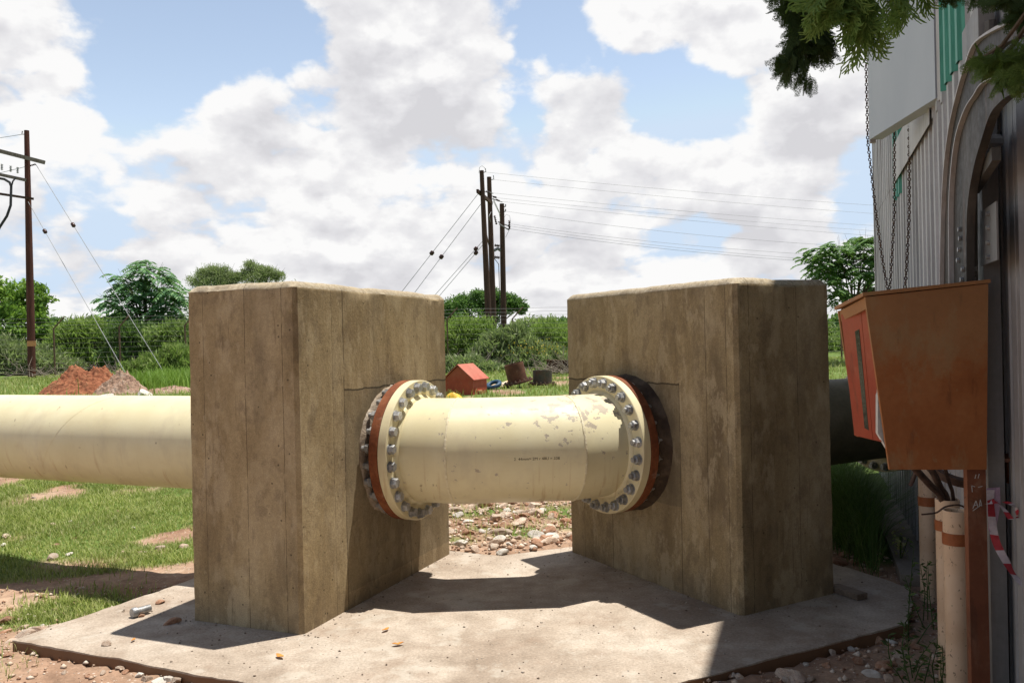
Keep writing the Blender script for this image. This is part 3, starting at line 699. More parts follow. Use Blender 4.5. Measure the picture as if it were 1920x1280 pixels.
# ------------------------------------------------------------------ corrugated building on the right
W0 = Vector((.89, 0, 0)); wD = Vector((.334, .943, 0)).normalized(); wN = Vector((-wD.y, wD.x, 0))     # along the wall, out of the wall
def wall_hit(u, v, off=0.0):
    a, b = ray(u, v); D2 = Vector((a, 1, b)); o = W0+wN*off
    t = (o.dot(wN))/(D2.dot(wN)); return Vector((D2.x*t, t, EYE+b*t))
def wp(s, z, off=0.0): p = W0+wD*s+wN*off; return Vector((p.x, p.y, z))
def ws(p): return (Vector((p[0], p[1], 0))-W0).dot(wD)
S_A, S_B = -4.0, 10.05; WH = 7.0
PITCH = .19
def profile(s0, s1, off=0.0, depth=.058):
    pts = []; k = math.floor(s0/PITCH)
    while k*PITCH < s1:
        for ds, d in ((0, 0), (.095, 0), (.112, depth), (.172, depth)):
            s = k*PITCH+ds
            if s0 <= s <= s1: pts.append((s, d+off))
        k += 1
    return [(s0, off)]+pts+[(s1, off)]
def sheet(s0, s1, z0, z1, off=0.0):
    mb = MB(); pr = profile(s0, s1, off)
    r0 = [wp(s, z0, d) for s, d in pr]; r1 = [wp(s, z1, d) for s, d in pr]; n = len(pr)
    mb.add(r0+r1, [(k, k+1, n+k+1, n+k) for k in range(n-1)]); return mb
def zinc(name, cols, rust=.3, metal=.3):
    m, nt, b = new_mat(name); v = coords(nt)
    n1 = noise(nt, coords(nt, (3,3,.35)), 1.6, 6, .6); n2 = noise(nt, v, 28, 5, .7); n3 = noise(nt, coords(nt, (6,6,.6)), 2.5, 5, .6)
    c = ramp(nt, n1, [(.3, cols[0]), (.5, cols[1]), (.7, cols[2])])
    c = mix(nt, .25, c, ramp(nt, n2, [(.3, (.3,.3,.3)), (.7, (.75,.75,.75))]), 'OVERLAY')
    c = mix(nt, ramp(nt, n3, [(.58, 0), (.72, rust)]), c, (.17,.10,.065))
    setc(nt, b, c, ramp(nt, n2, [(.3, .42), (.7, .65)]), metal, bump(nt, n2, .12, .004), .4 if metal else .12); return m
M_ZINC = zinc('weathered_galvanised_sheet', ((.26,.255,.25), (.42,.415,.41), (.55,.54,.53)), .4)
M_ZINCD = zinc('dull_galvanised_steel', ((.06,.056,.05), (.095,.088,.08), (.145,.135,.12)), .45, .1)
M_ZINCF = zinc('flat_galvanised_flashing', ((.34,.325,.31), (.43,.41,.40), (.50,.48,.46)), .4)
M_GREEN = mottled('green_translucent_sheet', [(.06,.25,.185),(.085,.33,.25),(.12,.40,.31)], 2, .5, (3,3,.3))
M_DARK = mottled('dark_interior', [(.02,.02,.022),(.05,.05,.055)], 2, .9)
bld = thing('corrugated_building', 'tall shed of grey corrugated metal with green strips beside the shaded block', 'building', wp(4, 0))
oS0, oS1, oZ0, oZ1 = 5.95, 7.45, 3.22, 4.7
seam_z = 2.92
obj('wall_sheeting', sheet(S_A, S_B, -.1, seam_z+.10), M_ZINC, bld, angle=20)
s_g0, s_g1 = ws(wall_hit(1806, 60, .06)), ws(wall_hit(1767, 100, .06)); s_h0, s_h1 = ws(wall_hit(1688, 300, .06)), ws(wall_hit(1676, 330, .06))
for (s0, s1, mt) in ((S_A, s_g0-.02, M_ZINC), (s_g1+.02, oS0, M_ZINC), (oS1, s_h0-.02, M_ZINC), (s_h1+.02, S_B, M_ZINC)):
    obj('upper_sheeting', sheet(s0, s1, seam_z+.04, WH, .006), mt, bld, angle=20)
obj('upper_sheeting', sheet(oS0, oS1, oZ1, WH), M_ZINC, bld, angle=20)
for s0, s1, zb in ((s_g0-.06, s_g1+.06, 3.02), (s_h0-.06, s_h1+.06, 2.8)):
    obj('green_sheet', sheet(s0, s1, zb, WH-.02, .012), M_GREEN, bld, angle=20)
    mb = MB(); 
    obj('sheet_behind', sheet(s0, s1, seam_z+.05, WH-.04, -.02), M_ZINC, bld, angle=20)
mb = MB(); mb.box(wp((oS0+oS1)/2-.15, (seam_z+oZ0)/2+.02, .078), (.004, oS1-oS0+.7, oZ0-seam_z+.02), Matrix.Rotation(-math.atan2(wD.x, wD.y), 3, 'Z'))
obj('flashing', mb, M_ZINCF, bld)
mb = MB()
RZ = Matrix.Rotation(-math.atan2(wD.x, wD.y), 3, 'Z')
for s in (oS0, oS1): mb.box(wp(s, (oZ0+oZ1)/2, .03), (.07, .06, oZ1-oZ0), RZ)
mb.box(wp((oS0+oS1)/2, oZ1, .03), (.07, oS1-oS0, .06), RZ); obj('opening_frame', mb, M_ZINCD, bld)
# rest of the shed: far end, near end, back, roof
mb = MB(); a0_, a1_ = wp(S_B, -.1, 0), wp(S_B, -.1, -7); pr = []
L = 7.0; k = 0; pts = []
while k*PITCH < L:
    for ds, d in ((0, 0), (.095, 0), (.112, .034), (.172, .034)):
        if k*PITCH+ds <= L: pts.append((k*PITCH+ds, d))
    k += 1
def endwall(S, sgn):
    mb = MB(); n = len(pts)
    r0 = [wp(S+sgn*d, -.1, -s) for s, d in pts]; r1 = [wp(S+sgn*d, WH, -s) for s, d in pts]
    mb.add(r0+r1, [(k, k+1, n+k+1, n+k) for k in range(n-1)]); return mb
obj('end_sheeting', endwall(S_B, 1), M_ZINC, bld, angle=20); obj('end_sheeting', endwall(S_A, -1), M_ZINC, bld, angle=20)
mb = MB(); mb.box(wp((S_A+S_B)/2, WH/2, -7.0), (.03, S_B-S_A, WH+.1), RZ); obj('rear_wall', mb, M_ZINC, bld)
mb = MB(); mb.box(wp((S_A+S_B)/2, WH+.03, -3.45), (7.3, S_B-S_A+.3, .06), RZ); obj('roof', mb, M_ZINC, bld)
mb = MB(); mb.box(wp(S_B+.0, 3.5, .03), (.07, .07, 7.1), RZ); obj('corner_flashing', mb, M_ZINCF, bld)
# wide folded uprights at the near end of the wall
mb = MB()
for u0, u1, off in ((1884, 1890, .03), (1901, 1907, .03), (1925, 1935, .03)):
    s0, s1 = ws(wall_hit(u1, 400)), ws(wall_hit(u0, 400)); mb.box(wp((s0+s1)/2, 2.6, off/2+.03), (off, abs(s1-s0), 6.0), RZ)
obj('wall_upright', mb, M_ZINC, bld, angle=30)
# concrete strip along the foot of the wall
kb = MB(); kb.box(wp(7.1, -.05, .12), (.30, 2.7, .15), RZ)
k_ = obj('kerb', kb, mottled('kerb_concrete', [(.20,.165,.13),(.28,.235,.19),(.36,.31,.26)], 3, .9, bstr=.4), angle=30); tag(k_, kind='structure')

# curved channels, strap and riveted post fixed to the wall
def band(left, right, off, thick, lip):
    """solid between two outlines lying in a plane parallel to the wall"""
    def res(pl, n=40):
        p = np.array(pl, float); t = np.linspace(0, 1, len(p)); q = np.linspace(0, 1, n)
        # smooth Catmull-Rom
        out = []
        for x in q:
            k = min(int(x*(len(p)-1)), len(p)-2); f = x*(len(p)-1)-k
            p0, p1, p2, p3 = p[max(k-1, 0)], p[k], p[k+1], p[min(k+2, len(p)-1)]
            out.append(.5*((2*p1)+(-p0+p2)*f+(2*p0-5*p1+4*p2-p3)*f*f+(-p0+3*p1-3*p2+p3)*f**3))
        return out
    A, B = res(left), res(right); mb = MB(); rr = []; ll = []
    for a, b in zip(A, B):
        p, q = wall_hit(a[0], a[1], off), wall_hit(b[0], b[1], off)
        e = (q-p).normalized()*.014
        rr.append([p-wN*thick, p, q, q-wN*thick]); ll.append([p-wN*.01, p+wN*lip*1.6, p+e+wN*lip*1.6, p+e-wN*.01])
    mb.rings(rr, caps=True); lp = MB(); lp.rings(ll, caps=True); return mb, lp
arch = thing('steel_arch', 'pair of curved galvanised channels bending towards the wall above the orange box', 'steel frame', wp(4.2, 2.2))
def channel(name, bl):
    o = obj(name, bl[0], M_ARCH, arch, angle=40); obj('edge_lip', bl[1], M_ZINCF, o, angle=40)
M_ARCH = zinc('bent_steel_painted_shade', ((.030,.028,.025), (.052,.047,.042), (.10,.09,.08)), .5, 0)  # web shading put into a dark colour, the lips get a lighter one
channel('outer_channel', band([(1769,640),(1769,540),(1771,420),(1776,320),(1786,240),(1802,170),(1819,115),(1834,80),(1866,55),(1900,38),(1960,12)],
                          [(1789,640),(1789,540),(1791,420),(1797,330),(1806,270),(1820,215),(1838,160),(1852,115),(1872,88),(1905,72),(1960,48)], .17, .03, .012))
channel('inner_channel', band([(1789,640),(1788,540),(1787,400),(1791,320),(1800,255),(1817,205),(1834,178),(1850,155),(1880,142),(1925,132)],
                          [(1812,640),(1812,540),(1813,400),(1824,320),(1840,262),(1856,215),(1874,192),(1890,180),(1910,172),(1930,165)], .22, .03, .012))
mb = MB(); mb.tube([wall_hit(1822, 275, .2), wall_hit(1845, 266, .16), wall_hit(1868, 266, .1)], .03, 10); obj('strut', mb, M_ZINC, arch)
for u, v in ((1800,430),(1801,447),(1799,468),(1797,488),(1806,505),(1804,524)):
    p = wall_hit(u, v, .222); mb = MB(); mb.tube([p-wN*.05, p+wN*.008], .010, 8); obj('bolt', mb, M_BOLT, arch)
mb = MB(); mb.tube([wall_hit(1857, 40, .1), wall_hit(1860, 190, .1)], .022, 8); obj('upright', mb, M_ZINCD, arch)
M_POSTG = zinc('grey_post_steel', ((.15,.15,.15), (.22,.215,.21), (.29,.28,.27)), .4)
post = thing('steel_post', 'riveted grey steel post with a slanting brace standing against the metal wall', 'post', wall_hit(1860, 640, .05))
mb = MB(); a, b = wall_hit(1838, 345, .08), wall_hit(1872, 345, .08); a2, b2 = wall_hit(1838, 800, .08), wall_hit(1872, 800, .08)
mb.hexa([(a.x,a.y,2.98),(b.x,b.y,2.98),(b.x,b.y,.0),(a.x,a.y,.0)], wN*.06); obj('post_body', mb, M_POSTG, post)
mb = MB(); a, b = wall_hit(1840, 388, .145), wall_hit(1871, 388, .145); z1, z0 = wall_hit(1855, 388, .145).z, wall_hit(1855, 494, .145).z
mb.hexa([(a.x,a.y,z1),(b.x,b.y,z1),(b.x,b.y,z0),(a.x,a.y,z0)], wN*.006); obj('splice_plate', mb, M_POSTG, post)
for v in (401, 427, 455, 482):
    p = wall_hit(1853, v, .155); mb = MB(); mb.tube([p-wN*.01, p+wN*.008], .009, 8); obj('rivet', mb, M_BOLT, post)
mb = MB(); mb.beam(wall_hit(1828, 352, .17), wall_hit(1868, 288, .17), .03, .05); obj('brace', mb, M_ZINCD, post)
mb = MB(); mb.beam(wall_hit(1828, 352, .17), wall_hit(1829, 530, .17), .04, .012, wN); obj('brace', mb, M_ZINCD, post)

# hatch panel hung off the wall, with chains falling past it
M_PANEL = mottled('pale_painted_panel', [(.60,.64,.68),(.66,.69,.73),(.70,.73,.76)], 2, .55, (1,1,.4), .08, 30, fine=.08)
def panel_mat():
    m, nt, b = new_mat('pale_painted_panel_chipped'); v = coords(nt)
    c = ramp(nt, noise(nt, coords(nt, (1,1,.4)), 2, 5), [(.3, (.40,.445,.50)), (.7, (.47,.51,.56))])
    c = mix(nt, ramp(nt, noise(nt, coords(nt, (1,1,.6)), 17, 4, .6), [(.745, 0), (.76, .8)]), c, (.16,.17,.20))
    setc(nt, b, c, .5, 0, bump(nt, noise(nt, v, 40, 3), .05, .003), .4); return m
hp = thing('hatch_panel', 'large pale grey panel hung out from the metal wall below the conifer branches', 'panel', (2.59, 5.4, 3.03))
pa, pb = Vector((2.569, 4.954, 0)), Vector((2.616, 5.98, 0)); pd = (pb-pa).normalized(); pn = Vector((-pd.y, pd.x, 0))
mb = MB(); mb.hexa([pa+Vector((0,0,3.03)), pb+Vector((0,0,3.03)), pb+Vector((0,0,4.75)), pa+Vector((0,0,4.75))], -pn*.09); obj('panel_body', mb, panel_mat(), hp)
mb = MB(); mb.beam(pa+Vector((0,0,3.01))-pd*.05-pn*.03, pa+Vector((0,0,4.8))-pd*.05-pn*.03, .075, .05, pn)
obj('panel_frame', mb, M_ZINCF, hp); mb = MB(); mb.beam(pb+Vector((0,0,3.01))+pd*.02-pn*.03, pb+Vector((0,0,4.8))+pd*.02-pn*.03, .02, .04, pn)
obj('panel_frame', mb, M_ZINCF, hp)
for z in (3.5, 4.4):
    mb = MB(); mb.beam(pa+Vector((0,0,z))-pd*.05-pn*.05, wp(ws(pa)-.05, z, 0), .03, .03); obj('hinge_arm', mb, M_ZINCD, hp)
M_CHAIN = mottled('rusty_chain', [(.03,.018,.013),(.075,.04,.026),(.12,.065,.04)], 20, .7)
def chain(label, pts):
    pts = [Vector(p) for p in pts]; t = thing('chain', label, 'chain', pts[-1], 'hoist chains')
    mb = MB(); L = .044; seg = []; q = [0]
    for a, b in zip(pts, pts[1:]): q.append(q[-1]+(b-a).length)
    n = int(q[-1]/(L*.70)); 
    def at_(s):
        for k in range(len(pts)-1):
            if s <= q[k+1]: return pts[k].lerp(pts[k+1], (s-q[k])/(q[k+1]-q[k]))
        return pts[-1]
    for i in range(n):
        s = i*L*.70; c = at_(s); d = (at_(min(s+.02, q[-1]))-at_(max(0, s-.02))).normalized()
        x = d.cross(Vector((0,1,0))).normalized(); y = x.cross(d)
        if i % 2: x, y = y, x
        ring = []; m = 12
        for k in range(m):
            a = 2*math.pi*k/m; ctr = c+x*(.0105*math.cos(a))+d*((L/2-.0095)*math.sin(a)+.0)
            e = (x*math.cos(a)*1.4+d*math.sin(a)).normalized(); r = .0042
            ring.append([ctr+r*(math.cos(b2)*e+math.sin(b2)*y) for b2 in (0, 1.57, 3.14, 4.71)])
        mb.rings(ring, closed=True)
    obj('links', mb, M_CHAIN, t, angle=60); return t
chain('rusty chain falling beside the outer edge of the pale panel', [P(1620,-40,6.72), P(1627,265,6.72), P(1640,380,6.66), P(1655,490,6.6), P(1666,552,6.55), P(1672,600,6.5)])
chain('rusty chain falling from under the pale panel, meeting a second chain above the orange box', [P(1675,120,6.75), P(1677,262,6.7), P(1677,400,6.65), P(1670,520,6.58), P(1666,556,6.56), P(1670,606,6.52)])
chain('rusty chain closest to the curved channels, hanging alone', [P(1704,120,6.15), P(1705,260,6.15), P(1705,400,6.12), P(1700,500,6.1), P(1696,550,6.1), P(1694,640,6.1)])

# ------------------------------------------------------------------ orange instrument shelter on a post
def orange_mat(name, cols, worn, amt):
    m, nt, b = new_mat(name); v = coords(nt)
    n1 = noise(nt, v, 4, 6, .6); n2 = noise(nt, v, 45, 5, .7); n3 = noise(nt, v, 13, 5, .6)
    c = ramp(nt, n1, [(.3, cols[0]), (.5, cols[1]), (.7, cols[2])])
    c = mix(nt, ramp(nt, noise(nt, coords(nt, (1,1,.5), off=(3,3,3)), 6, 9, .7), [(.52, 0), (.60, amt*.8)]), c, worn)
    c = mix(nt, ramp(nt, noise(nt, coords(nt, (1,1,.25), off=(8,3,3)), 16, 6, .65), [(.60, 0), (.66, .35)]), c, (.07,.03,.015))
    c = mix(nt, .2, c, ramp(nt, n2, [(.3, (.3,.3,.3)), (.7, (.75,.75,.75))]), 'OVERLAY')
    c = mix(nt, ramp(nt, n3, [(.66, 0), (.70, amt)]), c, worn)
    c = mix(nt, ramp(nt, noise(nt, v, 7, 4, .5), [(.735, 0), (.76, .85)]), c, (.05,.03,.02))
    s = sep(nt, v); top = math_(nt, 'MULTIPLY_ADD', s[2], 8.0, math_(nt, 'MULTIPLY_ADD', n3, 3.0, -4.6), clamp=True)
    c = mix(nt, math_(nt, 'MULTIPLY', top, .35), c, worn)
    setc(nt, b, c, .55, 0, bump(nt, n2, .18, .004), .35); return m
M_ORANGE = orange_mat('weathered_orange_paint', ((.30,.095,.026),(.37,.130,.040),(.42,.175,.065)), (.36,.26,.13), .45)
M_RED = orange_mat('red_orange_hammer_paint', ((.27,.038,.016),(.32,.046,.018),(.36,.06,.024)), (.45,.15,.08), .15)
M_POST = orange_mat('brown_primer', ((.145,.045,.02),(.175,.057,.026),(.21,.074,.034)), (.30,.18,.11), .35)
YN = 3.3
n_ = [P(1622,557,YN), P(1853,532,YN), P(1850,880,YN), P(1668,880,YN)]
back = P(1568,580,3.60)-n_[0]; back.x = .0+back.x*.35; back.z = -.02
shl = thing('instrument_shelter', 'weathered orange steel shelter with sloping open front on a brown post', 'cabinet', (n_[2].x, YN, n_[2].z))
th = Vector((0, .012, 0))
mb = MB(); mb.hexa(n_, th); obj('side_panel', mb, M_ORANGE, shl)
fo = Vector((-.0, .30, -.02))
zf_ = P(1606,818,3.60).z
far = [P(1570,583,3.60), n_[1]+fo, Vector((n_[2].x, n_[2].y+fo.y, zf_)), P(1606,818,3.60)]
mb = MB(); mb.hexa(far, -th); obj('side_panel', mb, M_ORANGE, shl)
mb = MB(); e = Vector((-.012, -.004, .004)); mb.hexa([n_[0]+e+Vector((0,-.006,0)), n_[1]+Vector((.006,-.006,.004)), far[1]+Vector((.006,.006,.004)), far[0]+e+Vector((0,.006,0))], (0,0,.014)); obj('roof', mb, M_ORANGE, shl)
mb = MB(); mb.hexa([n_[1]+Vector((-.014,.013,-.002)), far[1]+Vector((-.014,-.013,-.002)), far[2]+Vector((-.014,-.013,0)), n_[2]+Vector((-.014,.013,0))], (.012,0,0)); obj('back_panel', mb, M_ORANGE, shl)
mb = MB(); lipA, lipB = n_[0]+Vector((.004,.013,-.001)), far[0]+Vector((.004,-.013,-.001)); mb.hexa([lipA, lipB, lipB+Vector((.006,0,-.045)), lipA+Vector((.006,0,-.045))], (.01,0,0)); obj('front_lip', mb, M_ORANGE, shl)
d_ = [P(1577,590,3.572), P(1602,816,3.572), P(1652,828,3.335), P(1630,574,3.335)]
dn = (d_[1]-d_[0]).cross(d_[3]-d_[0]).normalized()
if dn.x > 0: dn = -dn
def dq(a, b): return (d_[0]*(1-a)+d_[3]*a)*(1-b)+(d_[1]*(1-a)+d_[2]*a)*b
mb = MB(); mb.hexa([dq(0,.0), dq(.70,0), dq(.70,1), dq(0,1)], -dn*.10); dr = obj('door', mb, M_RED, shl)
mb = MB(); mb.hexa([dq(.715,.0), dq(1,0), dq(1,1), dq(.715,1)], -dn*.10); obj('door_leaf', mb, M_RED, shl)
mb = MB(); mb.hexa([dq(.45,.16)+dn*.002, dq(.60,.15)+dn*.002, dq(.60,.93)+dn*.002, dq(.45,.92)+dn*.002], -dn*.004); obj('sight_glass', mb, mottled('dark_glass', [(.012,.014,.013),(.03,.035,.03)], 6, .15), dr)
mb = MB(); mb.hexa([P(1646,720,3.325), P(1646,812,3.325), P(1664,842,3.325), P(1662,820,3.325)], (0,.02,0)); obj('lining_board', mb, mottled('pale_board', [(.5,.5,.46),(.62,.62,.58)], 6, .7), shl)
pt = [P(1813,880,3.315), P(1848,880,3.315)]
mb = MB(); w = pt[1].x-pt[0].x
mb.box(((pt[0].x+pt[1].x)/2, 3.318, (pt[0].z-.12)/2+.01), (w, .008, pt[0].z+.12)); mb.box((pt[0].x+.004, 3.332, (pt[0].z-.12)/2+.01), (.008, .020, pt[0].z+.12))
mb.box((pt[1].x-.004, 3.332, (pt[0].z-.12)/2+.01), (.008, .020, pt[0].z+.12)); po = obj('post', mb, M_POST, shl)
mb = MB()
def stroke(*uv):
    for (a, b) in zip(uv, uv[1:]):
        p, q = P(a[0], a[1], 3.3125), P(b[0], b[1], 3.3125); mb.beam(p, q, .0022, .0012, (0,1,0))
stroke((1828,897),(1830,889)); stroke((1834,896),(1836,888)); stroke((1823,922),(1822,910),(1828,912)); stroke((1834,913),(1842,911)); stroke((1824,953),(1830,938),(1834,951)); stroke((1827,947),(1833,945)); stroke((1836,950),(1838,936),(1841,948),(1836,944)); stroke((1824,957),(1840,946))
obj('chalk_mark', mb, mottled('chalk', [(.5,.48,.44),(.65,.63,.6)], 20, .9), po)

# beige conduit risers
M_CONDUIT = cream_mat('beige_conduit_paint'); 
def conduit_mat():
    m, nt, b = new_mat('scribbled_beige_conduit'); v = coords(nt)
    c = ramp(nt, noise(nt, v, 4, 5), [(.3, (.56,.37,.23)), (.55, (.68,.49,.33)), (.75, (.72,.56,.41))])
    w = nd(nt, 'ShaderNodeTexNoise'); lk(nt, coords(nt, (1.6,1.6,.9)), w.inputs['Vector']); w.inputs['Scale'].default_value = 48; w.inputs['Detail'].default_value = 3; w.inputs['Distortion'].default_value = .6
    c = mix(nt, ramp(nt, w.outputs['Fac'], [(.655, 0), (.68, .75)]), c, (.17,.11,.07))
    c = mix(nt, ramp(nt, noise(nt, v, 9, 4), [(.64, 0), (.7, .45)]), c, (.40,.22,.11))
    setc(nt, b, c, .6, 0, bump(nt, w.outputs['Fac'], .1, .004), .3); return m
M_CON = conduit_mat(); M_BAND = mottled('orange_brown_band', [(.22,.06,.02),(.30,.09,.03),(.36,.13,.045)], 8, .6)
def conduit(label, u, vt, y, r, v0, v1):
    p = P(u, vt, y); t = thing('conduit_pipe', label, 'pipe', (p.x, p.y, -.05), 'beige conduit pipes rising by the metal wall'); zt = p.z
    mb = MB(); mb.lathe((p.x, p.y, 0), (0,0,1), [(-.12, r), (zt, r), (zt, r-.006), (zt-.5, r-.006), (-.12, r-.006)], 28); obj('conduit', mb, M_CON, t)
    za, zb = P(u, v0, y).z, P(u, v1, y).z
    mb = MB(); mb.lathe((p.x, p.y, 0), (0,0,1), [(za, r+.0005), (za, r+.004), (zb, r+.004), (zb, r+.0005)], 28); obj('band', mb, M_BAND, t); return p, r
c1 = conduit('beige conduit pipe with orange band, thinner looking and set back nearest the grass', 1737, 868, 5.2, .050, 930, 947)
c2 = conduit('beige conduit pipe half hidden behind the nearest one', 1776, 935, 3.95, .053, 974, 993)
c3 = conduit('beige conduit pipe with open top, standing right beside the brown post', 1791, 956, 3.66, .051, 997, 1019)
M_CABLE = mottled('brown_cable', [(.05,.03,.02),(.085,.05,.035),(.12,.075,.055)], 20, .7)
def cable(label, pts, r, grp='cables running from the shelter into the conduits'):
    mb = MB(); pts = [Vector(p) for p in pts]; out = []
    for k in range(len(pts)-1):
        p0, p1, p2, p3 = pts[max(k-1,0)], pts[k], pts[k+1], pts[min(k+2, len(pts)-1)]
        for f in np.linspace(0, 1, 6)[:-1]:
            f = float(f); out.append(.5*((2*p1)+(p2-p0)*f+(2*p0-5*p1+4*p2-p3)*f*f+(3*p1-p0-3*p2+p3)*f**3))
    out.append(pts[-1]); mb.tube(out, r, 8); o = obj('cable', mb, M_CABLE, loc=pts[-1], angle=60); return tag(o, label, 'cable', grp)
q2 = Vector((c2[0].x, c2[0].y, c2[0].z))
cable('thick brown cable slanting from under the orange shelter into the middle conduit', [P(1700,862,3.75), P(1722,885,3.8), P(1745,910,3.86), P(1764,930,3.92), P(1768,960,3.95), P(1769,1000,3.95)], .016)
cable('brown cable leaning upright into the middle conduit', [P(1738,868,3.9), P(1752,890,3.9), P(1764,915,3.93), P(1776,938,3.95), P(1777,1000,3.95)], .016)
cable('short brown cable hooking down beside the cream flange', [P(1722,872,4.2), P(1716,888,4.2), P(1710,903,4.2), P(1706,910,4.2)], .011)
cable('thin dark cable dropping into the conduit behind the brown post', [P(1772,878,3.9), P(1780,905,3.92), P(1787,930,3.96), P(1788,990,3.97)], .009)
cable('thin wire looping off the open conduit top', [P(1808,950,3.66), P(1795,946,3.64), P(1772,950,3.6), P(1757,960,3.6), P(1740,963,3.6), P(1728,964,3.6)], .004)
mb = MB(); c = P(1790, 872, 4.2); mb.lathe(c, (.1,-.5,.86), [(-.02, .155), (.02, .155), (.02, .125), (-.02, .125)], 40); 
o = obj('hose_coil', mb, M_CABLE, loc=c); tag(o, 'dark brown coiled hose ring under the orange shelter', 'hose')

# orange bracket against the wall behind the shelter, with barrier tape
br = thing('wall_bracket', 'rusty orange bracket frame on the metal wall, right of the shelter', 'bracket', P(1885,930,3.5))
mb = MB(); mb.beam(P(1862,921,3.55), P(1990,922,3.25), .05, .066); obj('rail', mb, M_POST, br)
mb = MB(); mb.hexa([P(1852,720,3.5), P(1872,720,3.5), P(1878,800,3.5), P(1898,846,3.5), P(1862,850,3.5), P(1852,820,3.5)], (0,.012,0)); obj('gusset_plate', mb, M_ZINCD, br)
mb = MB(); mb.hexa([P(1856,843,3.52), P(1897,843,3.46), P(1916,858,3.36), P(1878,860,3.40)], (0,0,-.014)); obj('shelf', mb, M_POST, br)
mb = MB(); mb.beam(P(1891,858,3.42), P(1893,905,3.42), .02, .02, (0,1,0)); mb.beam(P(1850,892,3.5), P(1870,908,3.5), .02, .02); obj('leg', mb, M_POST, br)
def tape():
    t = thing('barrier_tape', 'red and white striped barrier tape hanging knotted beside the brown post', 'tape', P(1852,925,3.3))
    def ribbon(path, w0, first):
        mb = MB(); n = 30; pts = [Vector(p) for p in path]; prev = None
        for i in range(n+1):
            x = i/n*(len(pts)-1); k = min(int(x), len(pts)-2); f = x-k
            p0, p1, p2, p3 = pts[max(k-1,0)], pts[k], pts[k+1], pts[min(k+2, len(pts)-1)]
            c = .5*((2*p1)+(p2-p0)*f+(2*p0-5*p1+4*p2-p3)*f*f+(3*p1-p0-3*p2+p3)*f**3)
            tw = first+math.sin(i*.35)*.7; s = Vector((math.cos(tw)*.9, math.sin(tw)*.5-.3, .15*math.sin(i*.5))).normalized()*w0/2
            cur = (c-s, c+s)
            if prev is not None:
                mb.cur = 1 if (i//4) % 2 else 0
                mb.add([prev[0], prev[1], cur[1], cur[0]], [(0,1,2,3)])
            prev = cur
        return mb
    mw = mottled('tape_white', [(.40,.34,.36),(.52,.46,.47)], 8, .4); mr = mottled('tape_red', [(.28,.02,.03),(.38,.035,.045)], 8, .4); ml = mottled('tape_faded_pink', [(.34,.22,.30),(.42,.30,.37)], 8, .4)
    obj('hanging_tail', ribbon([P(1857,918,3.3), P(1859,960,3.3), P(1866,1010,3.3), P(1885,1050,3.28), P(1905,1082,3.25), P(1945,1115,3.2)], .030, .2), [mw, mr], t, angle=60)
    obj('knot_loop', ribbon([P(1850,944,3.29), P(1868,940,3.28), P(1884,956,3.26), P(1896,972,3.25), P(1908,968,3.25), P(1902,948,3.25), P(1884,940,3.26)], .022, .9), [mw, mr], t, angle=60)
    mb = MB(); a = [P(1850,915,3.31), P(1875,913,3.31), P(1876,945,3.305), P(1866,1000,3.305), P(1854,995,3.305), P(1852,950,3.31)]; mb.hexa(a, (0,.002,0)); obj('folded_strip', mb, ml, t)
tape()
# ------------------------------------------------------------------ timber power poles
M_POLE = mottled('creosoted_timber', [(.035,.020,.014),(.065,.034,.022),(.105,.058,.038)], 3, .85, (6,6,.4), .4, 20)
M_POLER = mottled('reddish_creosoted_timber', [(.05,.018,.012),(.085,.03,.02),(.13,.05,.032)], 3, .85, (6,6,.4), .4, 20)
M_ARM = mottled('weathered_crossarm', [(.12,.095,.075),(.19,.155,.125),(.26,.22,.19)], 3, .85, (6,6,.4))
M_STEEL = mottled('grey_line_steel', [(.10,.10,.10),(.18,.18,.18),(.27,.27,.27)], 10, .6)
M_WIRE = mottled('grey_wire', [(.26,.26,.27),(.36,.36,.37)], 2, .6)
M_GUY = mottled('galvanised_guy_wire', [(.28,.28,.28),(.40,.40,.40)], 2, .5)
M_INS = mottled('brown_porcelain', [(.035,.015,.012),(.07,.03,.022)], 6, .3)
M_INSG = mottled('grey_porcelain', [(.25,.25,.26),(.38,.38,.39)], 6, .35)
M_CBL = mottled('black_cable', [(.015,.015,.016),(.03,.03,.03)], 6, .5)
def gz(x, y): return Vector((x, y, tzs(x, y)))
def pole_tube(name, parent, u0, v0, u1, y, r0, r1, mat):
    top = P(u0, v0, y); a, b = ray(u1, 690); bx = a*y; foot = gz(bx, y)-Vector((0,0,.2))
    mb = MB(); mb.tube([foot, foot.lerp(top, .33), foot.lerp(top, .66), top], [r1, r1*.93+r0*.07, (r0+r1)/2, r0], 14)
    obj(name, mb, mat, parent, angle=50); return foot, top
def insulator(parent, a, b, r, mat, n=4):
    a, b = Vector(a), Vector(b); mb = MB(); L = (b-a).length; pr = [(0, r*.35)]
    for k in range(n):
        t = L*(k+.5)/n; pr += [(t-L*.32/n, r*.45), (t, r), (t+L*.12/n, r*.9), (t+L*.3/n, r*.45)]
    pr += [(L, r*.35)]
    mb.lathe(a, b-a, pr, 10, closed=False); return obj('insulator', mb, mat, parent, angle=50)
def line_tube(pts, r, sag=0.0, n=16):
    a, b = Vector(pts[0]), Vector(pts[-1]); out = []
    for k in range(n+1):
        f = k/n; p = a.lerp(b, f); p.z -= sag*4*f*(1-f); out.append(p)
    mb = MB(); mb.tube(out, r, 5); return mb

